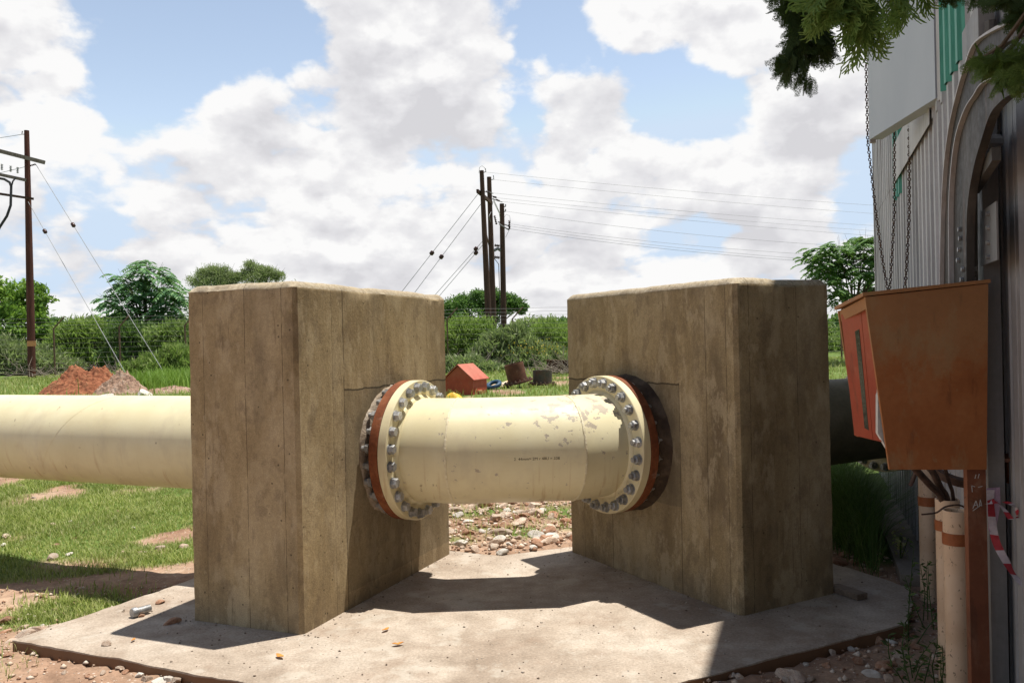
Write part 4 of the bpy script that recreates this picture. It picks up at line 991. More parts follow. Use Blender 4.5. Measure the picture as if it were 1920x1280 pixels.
YP = 34.0
hp_ = thing('utility_pole', 'tall dark red timber pole with crossarms, hanging cable and an orange plate low down', 'utility pole', gz(ray(59,700)[0]*YP, YP))
pole_tube('pole', hp_, 50, 245, 59.5, YP, .095, .15, M_POLER)
mb = MB(); mb.beam(P(-150,245,YP-1.2), P(84,305,YP-.16), .10, .15); obj('crossarm', mb, M_ARM, hp_)
mb = MB(); mb.beam(P(-150,295,YP-1.2), P(49,338,YP-.15), .08, .12); obj('crossarm', mb, M_ARM, hp_)
mb = MB(); mb.beam(P(-150,341,YP-1.2), P(63,373,YP-.15), .07, .09); obj('crossarm', mb, M_POLE, hp_)
for u in (3.5, 20, 33): insulator(hp_, P(u,325-(33-u)*.2,YP-.6), P(u,313-(33-u)*.2,YP-.6), .055, M_INSG, 4)
insulator(hp_, P(67,308,YP-.2), P(56,311,YP-.4), .04, M_INS, 4)
mb = MB(); mb.tube([P(49,252,YP), P(41,252,YP), P(42,246,YP)], .02, 6); obj('top_bracket', mb, M_STEEL, hp_)
mb = MB(); mb.tube([P(-15,452,YP-1), P(0,425,YP-1), P(13,405,YP-1), P(20,385,YP-.9), P(21,350,YP-.8), P(18,342,YP-.8), P(8,336,YP-.8), P(-10,333,YP-.8)], .05, 8); mb.tube([P(21,352,YP-.8), P(24,340,YP-.8), P(30,333,YP-.7)], .03, 6)
obj('hanging_cable', mb, M_CBL, hp_)
mb = MB(); c = P(59,644,YP-.16); mb.box(c, (.36, .02, .22)); obj('warning_plate', mb, mottled('faded_orange_plate', [(.50,.20,.07),(.62,.30,.13)], 12, .6), hp_)
def guy(parent, p, q, f, r=.012, mat=M_GUY, ir=.075):
    p, q = Vector(p), Vector(q); g = obj('guy_wire', line_tube([p, q], r, 0, 4), mat, parent); d = (q-p).normalized(); c = p.lerp(q, f)
    mb = MB(); mb.lathe(c-d*.11, d, [(0, ir*.5), (.04, ir), (.18, ir), (.22, ir*.5)], 10, closed=False); obj('guy_insulator', mb, M_INS, g, angle=50); return g
def ground_px(u, v, y): 
    p = P(u, v, y); return p
ga = P(245,690,30.5); ga.z = tzs(ga.x, ga.y)-.1; gb = P(318,690,30.5); gb.z = tzs(gb.x, gb.y)-.1
guy(hp_, P(48,370,YP), ga, .20); guy(hp_, P(67,308,YP-.2), gb, .30)
for lab, (u0, v0, u1, v1) in (('thin overhead wire leaving the top of the left pole', (42,252,-200,275)), ('thin overhead wire slung low behind the left pole crossarms', (66,308,-200,360))):
    o = obj('overhead_wire', line_tube([P(u0,v0,YP), P(u1,v1,YP+1)], .011, .1), M_WIRE, loc=P(u0,v0,YP)); tag(o, lab, 'wire', 'overhead wires at the left pole')

# three poles in the middle
YA, YB, YC = 38.0, 40.0, 46.0
pa_ = thing('utility_pole', 'front and tallest of the three dark timber poles, with long guy wires running left', 'utility pole', gz(ray(919,680)[0]*YA, YA), 'three poles behind the pipe')
fa, ta = pole_tube('pole', pa_, 903, 320, 920, YA, .10, .15, M_POLE)
pb_ = thing('utility_pole', 'middle of the three dark timber poles, joined to the tallest by a crossarm', 'utility pole', gz(ray(928,680)[0]*YB, YB), 'three poles behind the pipe')
fb, tb = pole_tube('pole', pb_, 917, 332, 928, YB, .11, .15, M_POLE)
pc_ = thing('utility_pole', 'shortest of the three dark timber poles, carrying a switch bracket and dark insulators', 'utility pole', gz(ray(946,660)[0]*YC, YC), 'three poles behind the pipe')
fc, tcp = pole_tube('pole', pc_, 941, 382, 946, YC, .13, .17, M_POLE)
mb = MB(); mb.beam(P(895,358,YA-.3), P(922,381,YB+.1), .10, .16); obj('crossarm', mb, M_POLE, pa_)
mb = MB(); mb.beam(P(906,415,YA), P(917,460,YB), .05, .07); obj('brace', mb, M_POLE, pa_)
def fitting(parent, paths, r=.022, name='bracket'):
    for q in paths:
        mb = MB(); mb.tube(q, r, 6); obj(name, mb, M_STEEL, parent)
fitting(pa_, [[P(906,324,YA), P(911,322,YA), P(910,316,YA)], [P(903,359,YA), P(916,360,YA), P(925,363,YA)]])
mb = MB(); mb.tube([P(898,325,YA), P(899,314,YA), P(904,311,YA), P(909,315,YA), P(911,322,YA)], .010, 5); obj('jumper_wire', mb, M_WIRE, pa_)
fitting(pb_, [[P(919,338,YB), P(926,336,YB), P(925,329,YB)], [P(918,367,YB), P(930,369,YB), P(931,371,YB)], [P(923,373,YB), P(942,379,YB)]])
mb = MB()
for k in range(3): mb.tube([P(925,372+k*3,YB), P(934+k,392+k*4,YB+1), P(938,402+k*6,YB+3)], .010, 5)
mb.tube([P(922,395,YB), P(917,405,YB-.5), P(921,420,YB)], .012, 5); obj('jumper_wires', mb, M_WIRE, pb_)
insulator(pb_, P(924,369,YB), P(931,371,YB), .06, M_INS); insulator(pb_, P(930,374,YB), P(937,377,YB), .06, M_INS)
insulator(pa_, P(911,359,YA), P(918,361,YA), .06, M_INS)
fitting(pc_, [[P(934,416,YC), P(957,425,YC)], [P(936,420,YC-.3), P(954,431,YC)], [P(944,388,YC), P(948,387,YC), P(948,383,YC)], [P(944,397,YC), P(948,396,YC), P(948,392,YC)]], .035)
for u0, v0, u1, v1 in ((927,404,931,421), (955,413,955,430)): insulator(pc_, P(u0,v0,YC), P(u1,v1,YC), .075, M_INS, 5)
for v in (460, 482): insulator(pc_, P(927,v,YC-.2), P(937,v+1,YC-.2), .10, M_INS, 3)
fitting(pc_, [[P(926,470,YC-.2), P(933,466,YC-.2), P(940,470,YC)]], .09, 'bracket')
mb = MB(); mb.tube([P(926,470,YC-.2), P(927,485,YC-.2), P(935,495,YC-.2), P(937,560,YC-.2), P(938,640,YC-.2)], .022, 6); obj('down_cable', mb, M_CBL, pc_)
mb = MB(); mb.tube([P(957,425,YC), P(954,433,YC), P(948,445,YC)], .012, 5); mb.tube([P(957,418,YC), P(956,405,YC), P(949,402,YC), P(944,410,YC)], .010, 5); obj('jumper_wires', mb, M_WIRE, pc_)
def gp_(u, v, y):
    p = P(u, v, y); p.z = tzs(p.x, p.y)-.05; return p
def guy_to(parent, u0, v0, u1, v1, y, vs, r):
    p = P(u0,v0,y); f1 = P(u1,v1,y-.4*0); d = (f1-p); s = (p.z-tzs(f1.x, y)+.05)/(-d.z); q = p+d*s
    return guy(parent, p, q, vs/s, r, M_WIRE, .10)
guy_to(pa_, 896,364, 757,542, YA, .62, .013); guy_to(pa_, 902,382, 780,545, YA, .61, .013)
guy_to(pa_, 905,452, 820,548, YB, .15, .013); guy_to(pa_, 906,458, 826,552, YB, .17, .013)
wires = [(911,323,1750,392,YA), (926,337,1750,408,YB), (925,362,1750,430,YA), (931,371,1750,440,YB), (942,378,1750,450,YB)]
for (u0, v0, u1, v1, y) in wires:
    o = obj('overhead_wire', line_tube([P(u0,v0,y), P(u1,v1,y+6)], .0065, .12), M_WIRE, loc=P(u0,v0,y)); tag(o, 'thin grey overhead wire in the upper bundle right of the tallest poles', 'wire', 'upper overhead wires')
for (u0, v0, u1, v1, y) in [(957,420,1750,488,YC), (957,424,1750,499,YC), (955,429,1750,503,YC), (948,396,1750,470,YC)]:
    o = obj('overhead_wire', line_tube([P(u0,v0,y), P(u1,v1,y-8)], .0075, .3), M_WIRE, loc=P(u0,v0,y)); tag(o, 'thin grey overhead wire in the lower bundle from the shortest pole to the right', 'wire', 'lower overhead wires')

# ------------------------------------------------------------------ wire fence
YF = 34.6
fence = thing('wire_fence', 'rusty post and wire fence with slanted post tops along the bushes', 'fence', gz(-12, YF))
M_FP = mottled('rusty_fence_post', [(.08,.05,.035),(.14,.085,.055),(.22,.14,.09)], 6, .8)
M_MESH = mottled('fence_wire', [(.13,.125,.12),(.20,.195,.19)], 6, .6)
posts = []
for k in range(-2, 14):
    u = 103+123*k
    posts.append(u)
for u in posts:
    a = ray(u, 690)[0]; x = a*YF; g = gz(x, YF); r = .035
    mb = MB(); mb.tube([g-Vector((0,0,.2)), g+Vector((-.02,0,2.02))], r, 6); obj('post', mb, M_FP, fence)
    mb = MB(); mb.tube([g+Vector((-.02,0,2.0)), g+Vector((.43,-.0,2.48))], r*.85, 6); obj('post_arm', mb, M_FP, fence)
x0, x1 = ray(-200,690)[0]*YF, ray(1700,690)[0]*YF
def fwire(dx, h, r=.004):
    pts = []
    for x in np.arange(x0, x1, 1.35): pts.append(Vector((x+dx, YF, tzs(x, YF)*.6+tz0(x, YF)*.4+h+.02*math.sin(x*2.3))))
    mb = MB(); mb.tube(pts, r, 4); return obj('wire', mb, M_MESH, fence, angle=None)
for h in np.linspace(.15, 1.98, 10): fwire(-.0, float(h), .0032)
for dx, h in ((.12, 2.13), (.24, 2.27), (.38, 2.42)): fwire(dx, h, .005)

# ------------------------------------------------------------------ leaves, trees and shrubs
def leaf_mat(name, cols, trans=.35, rough=.55):
    m = bpy.data.materials.new(name); m.use_nodes = True; nt = m.node_tree
    for n in list(nt.nodes): nt.nodes.remove(n)
    o = nd(nt, 'ShaderNodeOutputMaterial'); g = nd(nt, 'ShaderNodeNewGeometry')
    r = ramp(nt, g.outputs['Random Per Island'], [(i/(len(cols)-1), c) for i, c in enumerate(cols)])
    n1 = noise(nt, coords(nt), .9, 3); r = mix(nt, .35, r, ramp(nt, n1, [(.35, (.3,.3,.3)), (.65, (.75,.75,.7))]), 'OVERLAY')
    d = nd(nt, 'ShaderNodeBsdfPrincipled'); lk(nt, r, d.inputs['Base Color']); d.inputs['Roughness'].default_value = rough; d.inputs['Specular IOR Level'].default_value = .25
    t = nd(nt, 'ShaderNodeBsdfTranslucent'); lk(nt, mix(nt, .5, r, (.12,.22,.02)), t.inputs['Color'])
    ms = nd(nt, 'ShaderNodeMixShader'); ms.inputs[0].default_value = trans
    lk(nt, d.outputs[0], ms.inputs[1]); lk(nt, t.outputs[0], ms.inputs[2]); lk(nt, ms.outputs[0], o.inputs[0]); return m
def unit(v): return v/np.maximum(np.linalg.norm(v, axis=1, keepdims=True), 1e-9)
def diamonds(C, T, L, W, upb=.6):
    """leaf-shaped quads: centres C, long axes T, lengths L, widths W"""
    n = len(C); T = unit(T); N = RNG.normal(size=(n, 3)); N[:, 2] += upb*1.5; S = unit(np.cross(T, N))
    L = np.broadcast_to(L, n)[:, None]*.5; W = np.broadcast_to(W, n)[:, None]*.5
    V = np.stack([C-T*L, C+S*W-T*L*.1, C+T*L, C-S*W-T*L*.1], 1).reshape(-1, 3)
    return V, np.arange(4*n).reshape(-1, 4)
def ell(n, shell=.0):
    v = unit(RNG.normal(size=(n, 3))); r = (shell+(1-shell)*RNG.random(n))**(1/2.2); return v*r[:, None], v
def crown_leaves(blobs, size, aspect, per, clump=.28, nclump=26, droop=0.0, whisp=0.0):
    Vs, Fs, o = [], [], 0
    for (c, r, dens) in blobs:
        nc = max(4, int(nclump*dens)); cc, nrm = ell(nc, .30); cc = cc*np.array(r)+np.array(c)
        k = per
        cen = np.repeat(cc, k, 0); nn = np.repeat(nrm, k, 0); rs = float(np.mean(r))
        pos = cen+RNG.normal(size=(len(cen), 3))*clump*rs*np.array((1,1,.62))*.62
        T = nn*.6+RNG.normal(size=(len(cen), 3))*.7; T[:, 2] -= droop
        if whisp: T[:, 2] += whisp
        V, Fq = diamonds(pos, T, size*(.6+.8*RNG.random(len(pos))), size*aspect*(.7+.6*RNG.random(len(pos))))
        Vs.append(V); Fs.append(Fq+o); o += len(V)
    return np.concatenate(Vs), np.concatenate(Fs)
def limbs(foot, tips, r0, fork=.35, seed=0):
    rg = random.Random(seed); mb = MB(); foot = Vector(foot); c = sum((Vector(t) for t in tips), Vector())/len(tips)
    f = foot.lerp(c, fork); f.x = foot.x*.6+f.x*.4
    mb.tube([foot-Vector((0,0,.15)), foot.lerp(f, .5)+Vector((rg.uniform(-.05,.05),0,0)), f], [r0, r0*.8, r0*.66], 9)
    for t in tips:
        t = Vector(t); m1 = f.lerp(t, .5)+Vector((rg.uniform(-.15,.15), rg.uniform(-.15,.15), (t-f).length*.08))
        mb.tube([f, m1, t], [r0*.5, r0*.30, r0*.08], 6)
        for q in range(3):
            e = t+Vector((rg.uniform(-.5,.5), rg.uniform(-.5,.5), rg.uniform(-.1,.5)))*(t-f).length*.35; mb.tube([m1.lerp(t, .2+.2*q), e], [r0*.16, r0*.04], 5)
    return mb
M_BARK = mottled('bark', [(.06,.045,.03),(.10,.075,.052),(.16,.125,.09)], 5, .9, (4,4,1), .5, 25)
M_TWIG = mottled('grey_dead_twigs', [(.14,.11,.085),(.22,.18,.145),(.30,.26,.21)], 5, .9)
def pxblobs(lst, y, zflat=1.0, depth=1.0):
    out_ = []
    for (u, v, ru, rv, *d) in lst:
        yy = y+(d[1] if len(d) > 1 else 0); c = P(u, v, yy); out_.append(((c.x, c.y, c.z), (ru*yy/F, ru*yy/F*depth, rv*yy/F*zflat), d[0] if d else 1.0))
    return out_
def tree(name, label, cat, u_foot, y, blobs, mat, size, aspect, per, r0=.12, clump=.28, nclump=26, group=None, droop=0.0, whisp=0.0, trunk=True, fork=.35):
    bl = pxblobs(blobs, y); x = ray(u_foot, 690)[0]*y; foot = gz(x, y)
    t = thing(name, label, cat, foot, group)
    V, Fq = crown_leaves(bl, size, aspect, per, clump, nclump, droop, whisp)
    z = V.reshape(-1, 4, 3); lo = z[:, :, 2].min(1); gzv = tz0(z[:, 0, 0], z[:, 0, 1]); keep = lo > gzv-.12; V = z[keep].reshape(-1, 3); Fq = np.arange(len(V)).reshape(-1, 4)
    objnp('crown', V, Fq, mat, t)
    mb = limbs(foot, [b[0] for b in bl], r0, fork, len(label)); obj('trunk', mb, M_BARK, t, angle=60); return t
ML_D = leaf_mat('dark_green_leaves', [(0.061,0.131,0.035),(0.096,0.192,0.049),(0.139,0.260,0.066),(0.192,0.313,0.086)])
ML_M = leaf_mat('mid_green_leaves', [(0.131,0.206,0.053),(0.188,0.275,0.075),(0.250,0.344,0.100),(0.338,0.413,0.144)], .5)
ML_L = leaf_mat('fresh_green_leaves', [(0.180,0.276,0.060),(0.246,0.360,0.082),(0.312,0.426,0.108),(0.396,0.492,0.156)], .5)
ML_G = leaf_mat('grey_green_leaves', [(0.175,0.225,0.094),(0.244,0.300,0.131),(0.312,0.369,0.175),(0.413,0.450,0.237)], .5)
ML_B = leaf_mat('blue_green_leaves', [(0.056,0.154,0.068),(0.097,0.218,0.094),(0.138,0.283,0.114),(0.211,0.365,0.138)])
ML_Y = leaf_mat('yellow_flowers', [(.55,.36,.03),(.65,.48,.06),(.7,.55,.12)])
ML_S = leaf_mat('dry_straw', [(.22,.17,.10),(.30,.24,.15),(.38,.31,.2)])

# feathery tree: drooping compound leaves in tiers
def frond_tree(name, label, u_foot, y, tips, mat, fl=.75, nf=11, r0=.13, group=None, leaf=.17):
    x = ray(u_foot, 690)[0]*y; foot = gz(x, y); t = thing(name, label, 'tree', foot, group)
    Cs, Ts, Ls, Ws = [], [], [], []
    for (u, v, k) in tips:
        yy = y+random.uniform(-1.3, 1.3); c = np.array(P(u, v, yy))
        for q in range(int(nf*k)):
            az = random.uniform(0, 2*math.pi); el_ = random.uniform(.0, .75); L = fl*random.uniform(.65, 1.1)*(.6+.4*k)
            d = np.array((math.cos(az)*math.cos(el_), math.sin(az)*math.cos(el_), math.sin(el_)))
            st = c+RNG.normal(size=3)*np.array((.16,.16,.10))
            side = np.array((-math.sin(az), math.cos(az), 0))
            m = 9
            for i in range(2, m+1):
                f = i/m; p = st+d*L*f+np.array((0,0,-1))*L*.55*f*f
                tan = d+np.array((0,0,-1.1))*f
                ll = leaf*(1.15-.55*abs(f-.45))
                for s in (-1, 1):
                    a = side*s*.8+tan*.45+np.array((0,0,-.3)); a = a/np.linalg.norm(a)
                    Cs.append(p+a*ll*.5); Ts.append(a); Ls.append(ll); Ws.append(ll*.42)
    V, Fq = diamonds(np.array(Cs), np.array(Ts), np.array(Ls), np.array(Ws), 2.5)
    objnp('crown', V, Fq, mat, t)
    obj('trunk', limbs(foot, [P(u, v, y) for (u, v, k) in tips], r0, .45, 3), M_BARK, t, angle=60); return t
tips = [(275,492,.8),(262,505,.8),(290,508,.9),(300,520,.9),(268,524,1),(285,538,1),(225,520,.8),(215,535,.8),(240,530,.8),(312,530,.9),(322,545,.9),(205,570,.8),(196,563,.5),(225,558,1),(248,555,1.1),(270,560,1.2),(295,558,1.2),(318,565,1.1),(335,560,.9),(345,575,.9),(235,580,1.1),(258,585,1.2),(282,583,1.2),(306,590,1),(328,595,1),(345,600,.9),(250,603,1),(222,598,.8),(275,610,1),(300,615,.9),(330,620,.9),(350,615,.8),(240,540,.9),(255,535,.9),(310,548,.9)]
frond_tree('feathery_tree', 'feathery blue green tree with drooping tiers of leaves, left of the sunlit block', 275, 42, tips, ML_B, 1.05, 14, .10, None, .27)
tips2 = [(1525,485,.6),(1520,503,.5),(1540,475,.8),(1552,488,.9),(1570,462,.8),(1583,470,.9),(1600,458,.7),(1615,455,.8),(1632,452,.8),(1645,465,.9),(1560,505,1),(1580,495,1),(1605,480,1),(1625,485,1),(1650,490,1),(1545,512,.9),(1575,520,1),(1600,510,1),(1625,512,1),(1650,515,1),(1560,535,.9),(1585,548,.8),(1640,540,.9),(1660,535,.9),(1670,480,.9),(1675,510,.9),(1530,496,.7),(1660,460,.8),(1600,562,.6),(1570,560,.7),(1650,560,.7)]
frond_tree('feathery_tree', 'rounded dark green tree seen between the shaded block and the metal wall', 1605, 31, tips2, leaf_mat('deep_green_fronds', [(0.049,0.119,0.035),(0.077,0.168,0.045),(0.119,0.224,0.063),(0.168,0.280,0.084)]), .70, 24, .07, None, .185)

tree('leafy_tree', 'broad bright and dark green tree behind the pole at the left edge', 'tree', 20, 41,
     [(10,560,60,40,1.3,1),(55,565,34,34,1,1),(75,600,28,36,1,1),(30,610,50,40,1.2,0),(-20,620,60,50,1.0,0),(85,630,20,26,.7,0),(20,650,60,30,1,0),(-40,560,50,40,1,1)], leaf_mat('patchy_green_leaves', [(0.070,0.139,0.031),(0.131,0.244,0.046),(0.209,0.348,0.052),(0.313,0.470,0.078)]), .23, .5, 95, .2)
tree('thorn_tree', 'wispy thorn tree whose rounded top shows over the left end of the sunlit block', 'tree', 400, 46,
     [(370,526,18,9,.8),(385,514,16,10,.9),(402,508,16,10,1),(418,512,18,11,1),(436,520,14,8,.7),(400,525,30,12,1.2),(428,528,20,10,.8),(400,550,50,25,1.3),(400,595,50,40,1)], ML_G, .20, .14, 48, .12, .55, 34, 'thorn trees behind the sunlit block', 0, .5)
tree('thorn_tree', 'wispy thorn tree whose top shows over the middle of the sunlit block', 'tree', 485, 46,
     [(458,514,10,9,.7),(470,503,14,11,.9),(488,508,14,9,.9),(503,510,16,8,.9),(522,517,14,6,.6),(485,518,32,10,1.2),(490,540,45,20,1.2),(490,585,50,40,1)], ML_G, .20, .14, 48, .12, .55, 34, 'thorn trees behind the sunlit block', 0, .5)
tree('acacia_tree', 'flat-topped dark acacia behind the three poles', 'tree', 925, 52,
     [(868,575,36,22,1.2),(850,590,26,26,1),(905,560,30,16,1.2),(930,556,26,14,1),(955,566,24,14,1),(890,595,50,24,1.3),(975,578,14,10,.6),(845,610,30,20,1),(935,580,30,16,.8)], ML_D, .2, .36, 80, .16, .30, 40)
# shrubs along the fence
def shrub(label, u, y, blobs, mat, size=.30, aspect=.13, per=130, group='bushes along the fence', nclump=24):
    return tree('bush', label, 'bush', u, y, blobs, mat, size, aspect, per, .04, .52, nclump, group, 0, 1.1, True, .15)
shrub('tall bright green bush with feathery upright shoots left of the poles behind the pipe', 880, 35.6, [(870,625,34,26,1.3),(900,620,24,22,1),(850,645,30,28,1.2),(885,655,36,24,1.3),(845,670,30,20,1)], ML_L)
shrub('tall fresh green bush against the shaded block behind the fence', 1035, 37, [(1035,622,32,22,1.3),(1065,640,34,34,1.2),(1010,645,26,24,1),(1045,665,40,20,1.2)], ML_L)
shrub('pale grey green bush in front of the pole feet', 950, 33.2, [(940,645,26,24,1.1),(965,640,24,26,1.1),(920,665,30,20,1.2),(960,672,36,20,1.3),(990,655,24,20,1),(945,690,40,14,1.2)], ML_G, .26, .24)
fb_ = shrub('yellow flowering bush between the pole feet and the shaded block', 1010, 32.8, [(1005,662,30,16,1.1),(1035,668,24,16,1),(985,678,28,14,1),(1020,685,34,14,1.2)], ML_G, .24, .24)
c = P(1003, 655, 32.5); V, Fq = diamonds(np.array(c)+RNG.normal(size=(170, 3))*np.array((.55,.35,.16)), RNG.normal(size=(170, 3)), .07, .065); objnp('blossom', V, Fq, ML_Y, fb_)
shrub('low weedy bush right behind the rusty pipe offcuts', 905, 30.8, [(870,682,30,12,1.1),(905,692,30,12,1.1),(845,690,24,14,1)], ML_G, .24, .24)
shrub('grey tangled bush at the foot of the shaded block behind the offcuts', 1040, 29.8, [(1045,700,30,12,1.1),(1075,695,30,18,1)], ML_M, .24, .2)
shrub('fresh green feathery bush right of the left pole', 145, 38.5, [(125,640,30,26,1.2),(160,630,34,30,1.3),(190,640,26,30,1),(140,668,44,22,1.4),(185,672,34,20,1.2)], ML_L, .34, .2)
shrub('dark shady bush in the middle of the left hand thicket', 240, 37.5, [(232,640,28,36,1.3),(262,635,24,32,1.2),(285,645,24,30,1),(245,672,36,22,1.3)], leaf_mat('shady_leaves', [(0.045,0.090,0.026),(0.081,0.144,0.039),(0.126,0.207,0.057),(0.180,0.270,0.081)]), .28, .22)
shrub('olive bush beside the left end of the sunlit block', 325, 36.8, [(310,635,26,28,1.1),(335,640,26,34,1.2),(360,650,30,36,1.1),(325,672,36,20,1.3)], ML_M, .28, .22)
shrub('low weedy pale green bush in front of the fence by the guy wires', 300, 31.8, [(265,690,28,12,1.1),(300,680,30,16,1.3),(335,672,24,22,1.2),(320,697,34,12,1.3),(355,690,30,18,1)], leaf_mat('pale_weed_leaves', [(0.149,0.230,0.057),(0.207,0.299,0.075),(0.276,0.368,0.103),(0.356,0.414,0.161)], .5), .24, .2)
shrub('grey green bush around the foot of the left pole', 35, 36.8, [(10,665,40,26,1.3),(50,672,36,22,1.2),(90,680,34,16,1.2),(-30,670,40,30,1),(125,688,24,10,1)], ML_G, .30, .2)
for k, (u, v, ru, rv) in enumerate([(120,615,34,18),(165,612,34,16),(215,608,40,20),(330,618,60,20),(700,600,70,28),(1000,612,40,14),(1055,612,34,14)]):
    tree('distant_tree', 'low grey green tree on the skyline beyond the fence', 'tree', u, 62, [(u,v,ru,rv,1.2),(u-ru*.6,v+10,ru*.7,rv,1),(u+ru*.6,v+12,ru*.7,rv,1),(u,v+30,ru*1.1,rv,1.2)], ML_G if k % 2 else ML_D, .34, .4, 60, .14, .34, 20, 'trees on the skyline beyond the fence', 0, .3)
tree('distant_tree', 'dark hedge-like tree behind the fence, between shaded block and orange box', 'tree', 1600, 44, [(1575,620,40,30,1.3),(1620,625,40,34,1.3),(1660,615,40,36,1.2),(1590,655,44,20,1.2)], ML_D, .25, .45, 90, .14)

# the thicket beyond the fence that reads as one mass
tb = []
for x in np.arange(-16, 22, 1.5):
    y = 40.5+random.uniform(-1, 2.5); h = random.uniform(.7, 1.0)
    tb.append(((x+random.uniform(-.4,.4), y, tzs(x, y)+h*.75), (1.15, 1.0, h), 1.0))
Vt, Ft = crown_leaves(tb, .32, .15, 90, .5, 22, 0, .9); ob_ = objnp('thicket', Vt, Ft, ML_M); tag(ob_, kind='stuff')

# dead brush along the fence foot
def brush(label, u, v, y, n, sx, seed, sz=.5):
    rg = random.Random(seed); c = P(u, v, y); c.z = tzs(c.x, y); mb = MB()
    for k in range(n):
        a = c+Vector((rg.gauss(0, sx), rg.gauss(0, .5), rg.uniform(0, sz*.5))); d = Vector((rg.uniform(-1,1), rg.uniform(-.6,.6), rg.uniform(-.1,.9))).normalized(); L = rg.uniform(.3, .95)
        m_ = a+d*L*.5+Vector((rg.gauss(0,.08), rg.gauss(0,.08), rg.gauss(0,.08))); r = rg.uniform(.006,.014)
        mb.tube([a, m_, a+d*L], [r, r*.8, r*.4], 4)
    o = obj('brush_pile', mb, M_TWIG, loc=c, angle=None); tag(o, label, 'brush pile', 'dead brush along the fence'); return o
brush('grey dead brush behind the red soil mound', 215, 690, 32.6, 150, 1.3, 1)
brush('grey dead brush among the shrubs above the red kiosk', 880, 690, 31.6, 60, .7, 2, .9)
brush('grey dead brush round the rusty scrap by the shaded block', 1050, 700, 28.4, 110, .8, 3, .5)
brush('grey dead brush between the left pole and the first fence post', 80, 700, 34.0, 60, .9, 4)

# ------------------------------------------------------------------ things lying about in the yard behind
M_REDK = orange_mat('red_oxide_paint', ((.30,.045,.018),(.36,.058,.022),(.41,.075,.03)), (.33,.11,.05), .35)
M_REDR = orange_mat('faded_red_roof_paint', ((.40,.085,.05),(.46,.105,.065),(.50,.13,.08)), (.45,.2,.13), .4)
yk = 21.0; kc = P(862, 742, yk); kz = tzs(kc.x, yk)
kiosk = thing('valve_kiosk', 'small red metal kiosk with a pitched roof standing behind the pipe', 'kiosk', (kc.x, yk, kz))
Kf = Vector((math.cos(-.36), math.sin(-.36)*-1*-1, 0)); Kf = Vector((math.cos(.36), -math.sin(.36)*-1, 0)); 
ang = .36; ex = Vector((math.cos(ang), -math.sin(ang), 0)); ey = Vector((math.sin(ang), math.cos(ang), 0))
ctr = Vector((P(860,742,yk).x, yk, 0)); w_, l_ = .80, .92; ze, zr_ = P(888,710,yk).z, P(859,685,yk).z
# gable front at -ey side, faces the camera slightly to the left
def K(a, b, z): p = ctr+ex*a+ey*b; return Vector((p.x, p.y, z))
ex = Vector((math.cos(-.0), 0, 0)); ang = .36
ex = Vector((math.cos(ang), math.sin(ang)*-1, 0)).normalized(); ex = Vector((math.cos(ang), -math.sin(ang), 0)); ey = Vector((math.sin(ang), math.cos(ang), 0))
mb = MB(); mb.hexa([K(-w_/2,0,kz-.05), K(w_/2,0,kz-.05), K(w_/2,0,ze), K(0,0,zr_-.02), K(-w_/2,0,ze)], ey*l_); obj('body', mb, M_REDK, kiosk)
for s in (-1, 1):
    mb = MB(); mb.hexa([K(s*(w_/2+.05),-.05,ze-.035), K(s*.002,-.05,zr_+.01), K(s*.002,l_+.05,zr_+.01), K(s*(w_/2+.05),l_+.05,ze-.035)], (0,0,.02)); obj('roof', mb, M_REDR, kiosk)
mb = MB(); mb.hexa([K(w_/2+.003,.12,ze-.22), K(w_/2+.003,.12,kz), K(w_/2+.003,l_-.1,kz), K(w_/2+.003,l_-.1,ze-.22)], ex*.012); dk = obj('door', mb, M_REDK, kiosk)
mb = MB(); mb.hexa([K(w_/2+.016,.25,ze-.30), K(w_/2+.016,.25,ze-.335), K(w_/2+.016,.5,ze-.335), K(w_/2+.016,.5,ze-.30)], ex*.03); obj('handle', mb, mottled('pale_handle', [(.5,.25,.12),(.6,.35,.2)], 9, .6), dk)
def rusty_stub(label, u, v, y, r, h, tilt, az, mat, fr):
    c = P(u, v, y); c.z = tzs(c.x, y); t = thing('pipe_offcut', label, 'pipe offcut', c, 'rusty flanged pipe offcuts'); ax = Vector((math.cos(az)*math.sin(tilt), math.sin(az)*math.sin(tilt), math.cos(tilt)))
    o = c+Vector((0,0,fr*math.sin(abs(tilt))+.02))
    mb = MB(); mb.lathe(o, ax, [(0, r), (h, r), (h, r-.025), (0, r-.025)], 40); obj('pipe', mb, mat, t)
    mb = MB(); mb.lathe(o, ax, [(-.0, fr), (.05, fr), (.05, r+.001), (0, r+.001)], 40); f = obj('flange', mb, M_RUSTD, t)
    mb0 = None; up = Vector((0,1,0)); x = ax.cross(up).normalized(); y2 = x.cross(ax)
    for k in range(18):
        a = 2*math.pi*k/18; q = o+ax*.05+(fr*.87)*(math.cos(a)*x+math.sin(a)*y2); mb = MB(); mb.tube([q, q+ax*.045], .026, 6)
        if mb0 is None: mb0 = obj('bolt', mb, mottled('rusty_bolt', [(.14,.09,.06),(.28,.2,.14)], 9, .7), f); base0 = q
        else: b2 = mb0.copy(); COL.objects.link(b2); b2.parent = f; b2.location = mb0.location+(q-base0)
M_RUSTM = rust_mat('mid_rust', ((.055,.025,.016),(.11,.045,.026),(.17,.075,.04)), (.22,.15,.11), .3)
M_GREYR = rust_mat('grey_mill_scale', ((.06,.052,.042),(.095,.08,.062),(.14,.075,.045)), (.16,.08,.045), .6)
rusty_stub('rusty flanged pipe offcut leaning sideways with open top, beside the red kiosk', 972, 728, 23.2, .275, .56, .22, math.pi*1.05, M_RUSTM, .42)
rusty_stub('squat grey and rusty pipe offcut standing level, nearest the shaded block', 1017, 724, 23.6, .275, .42, .03, 0, M_GREYR, .40)
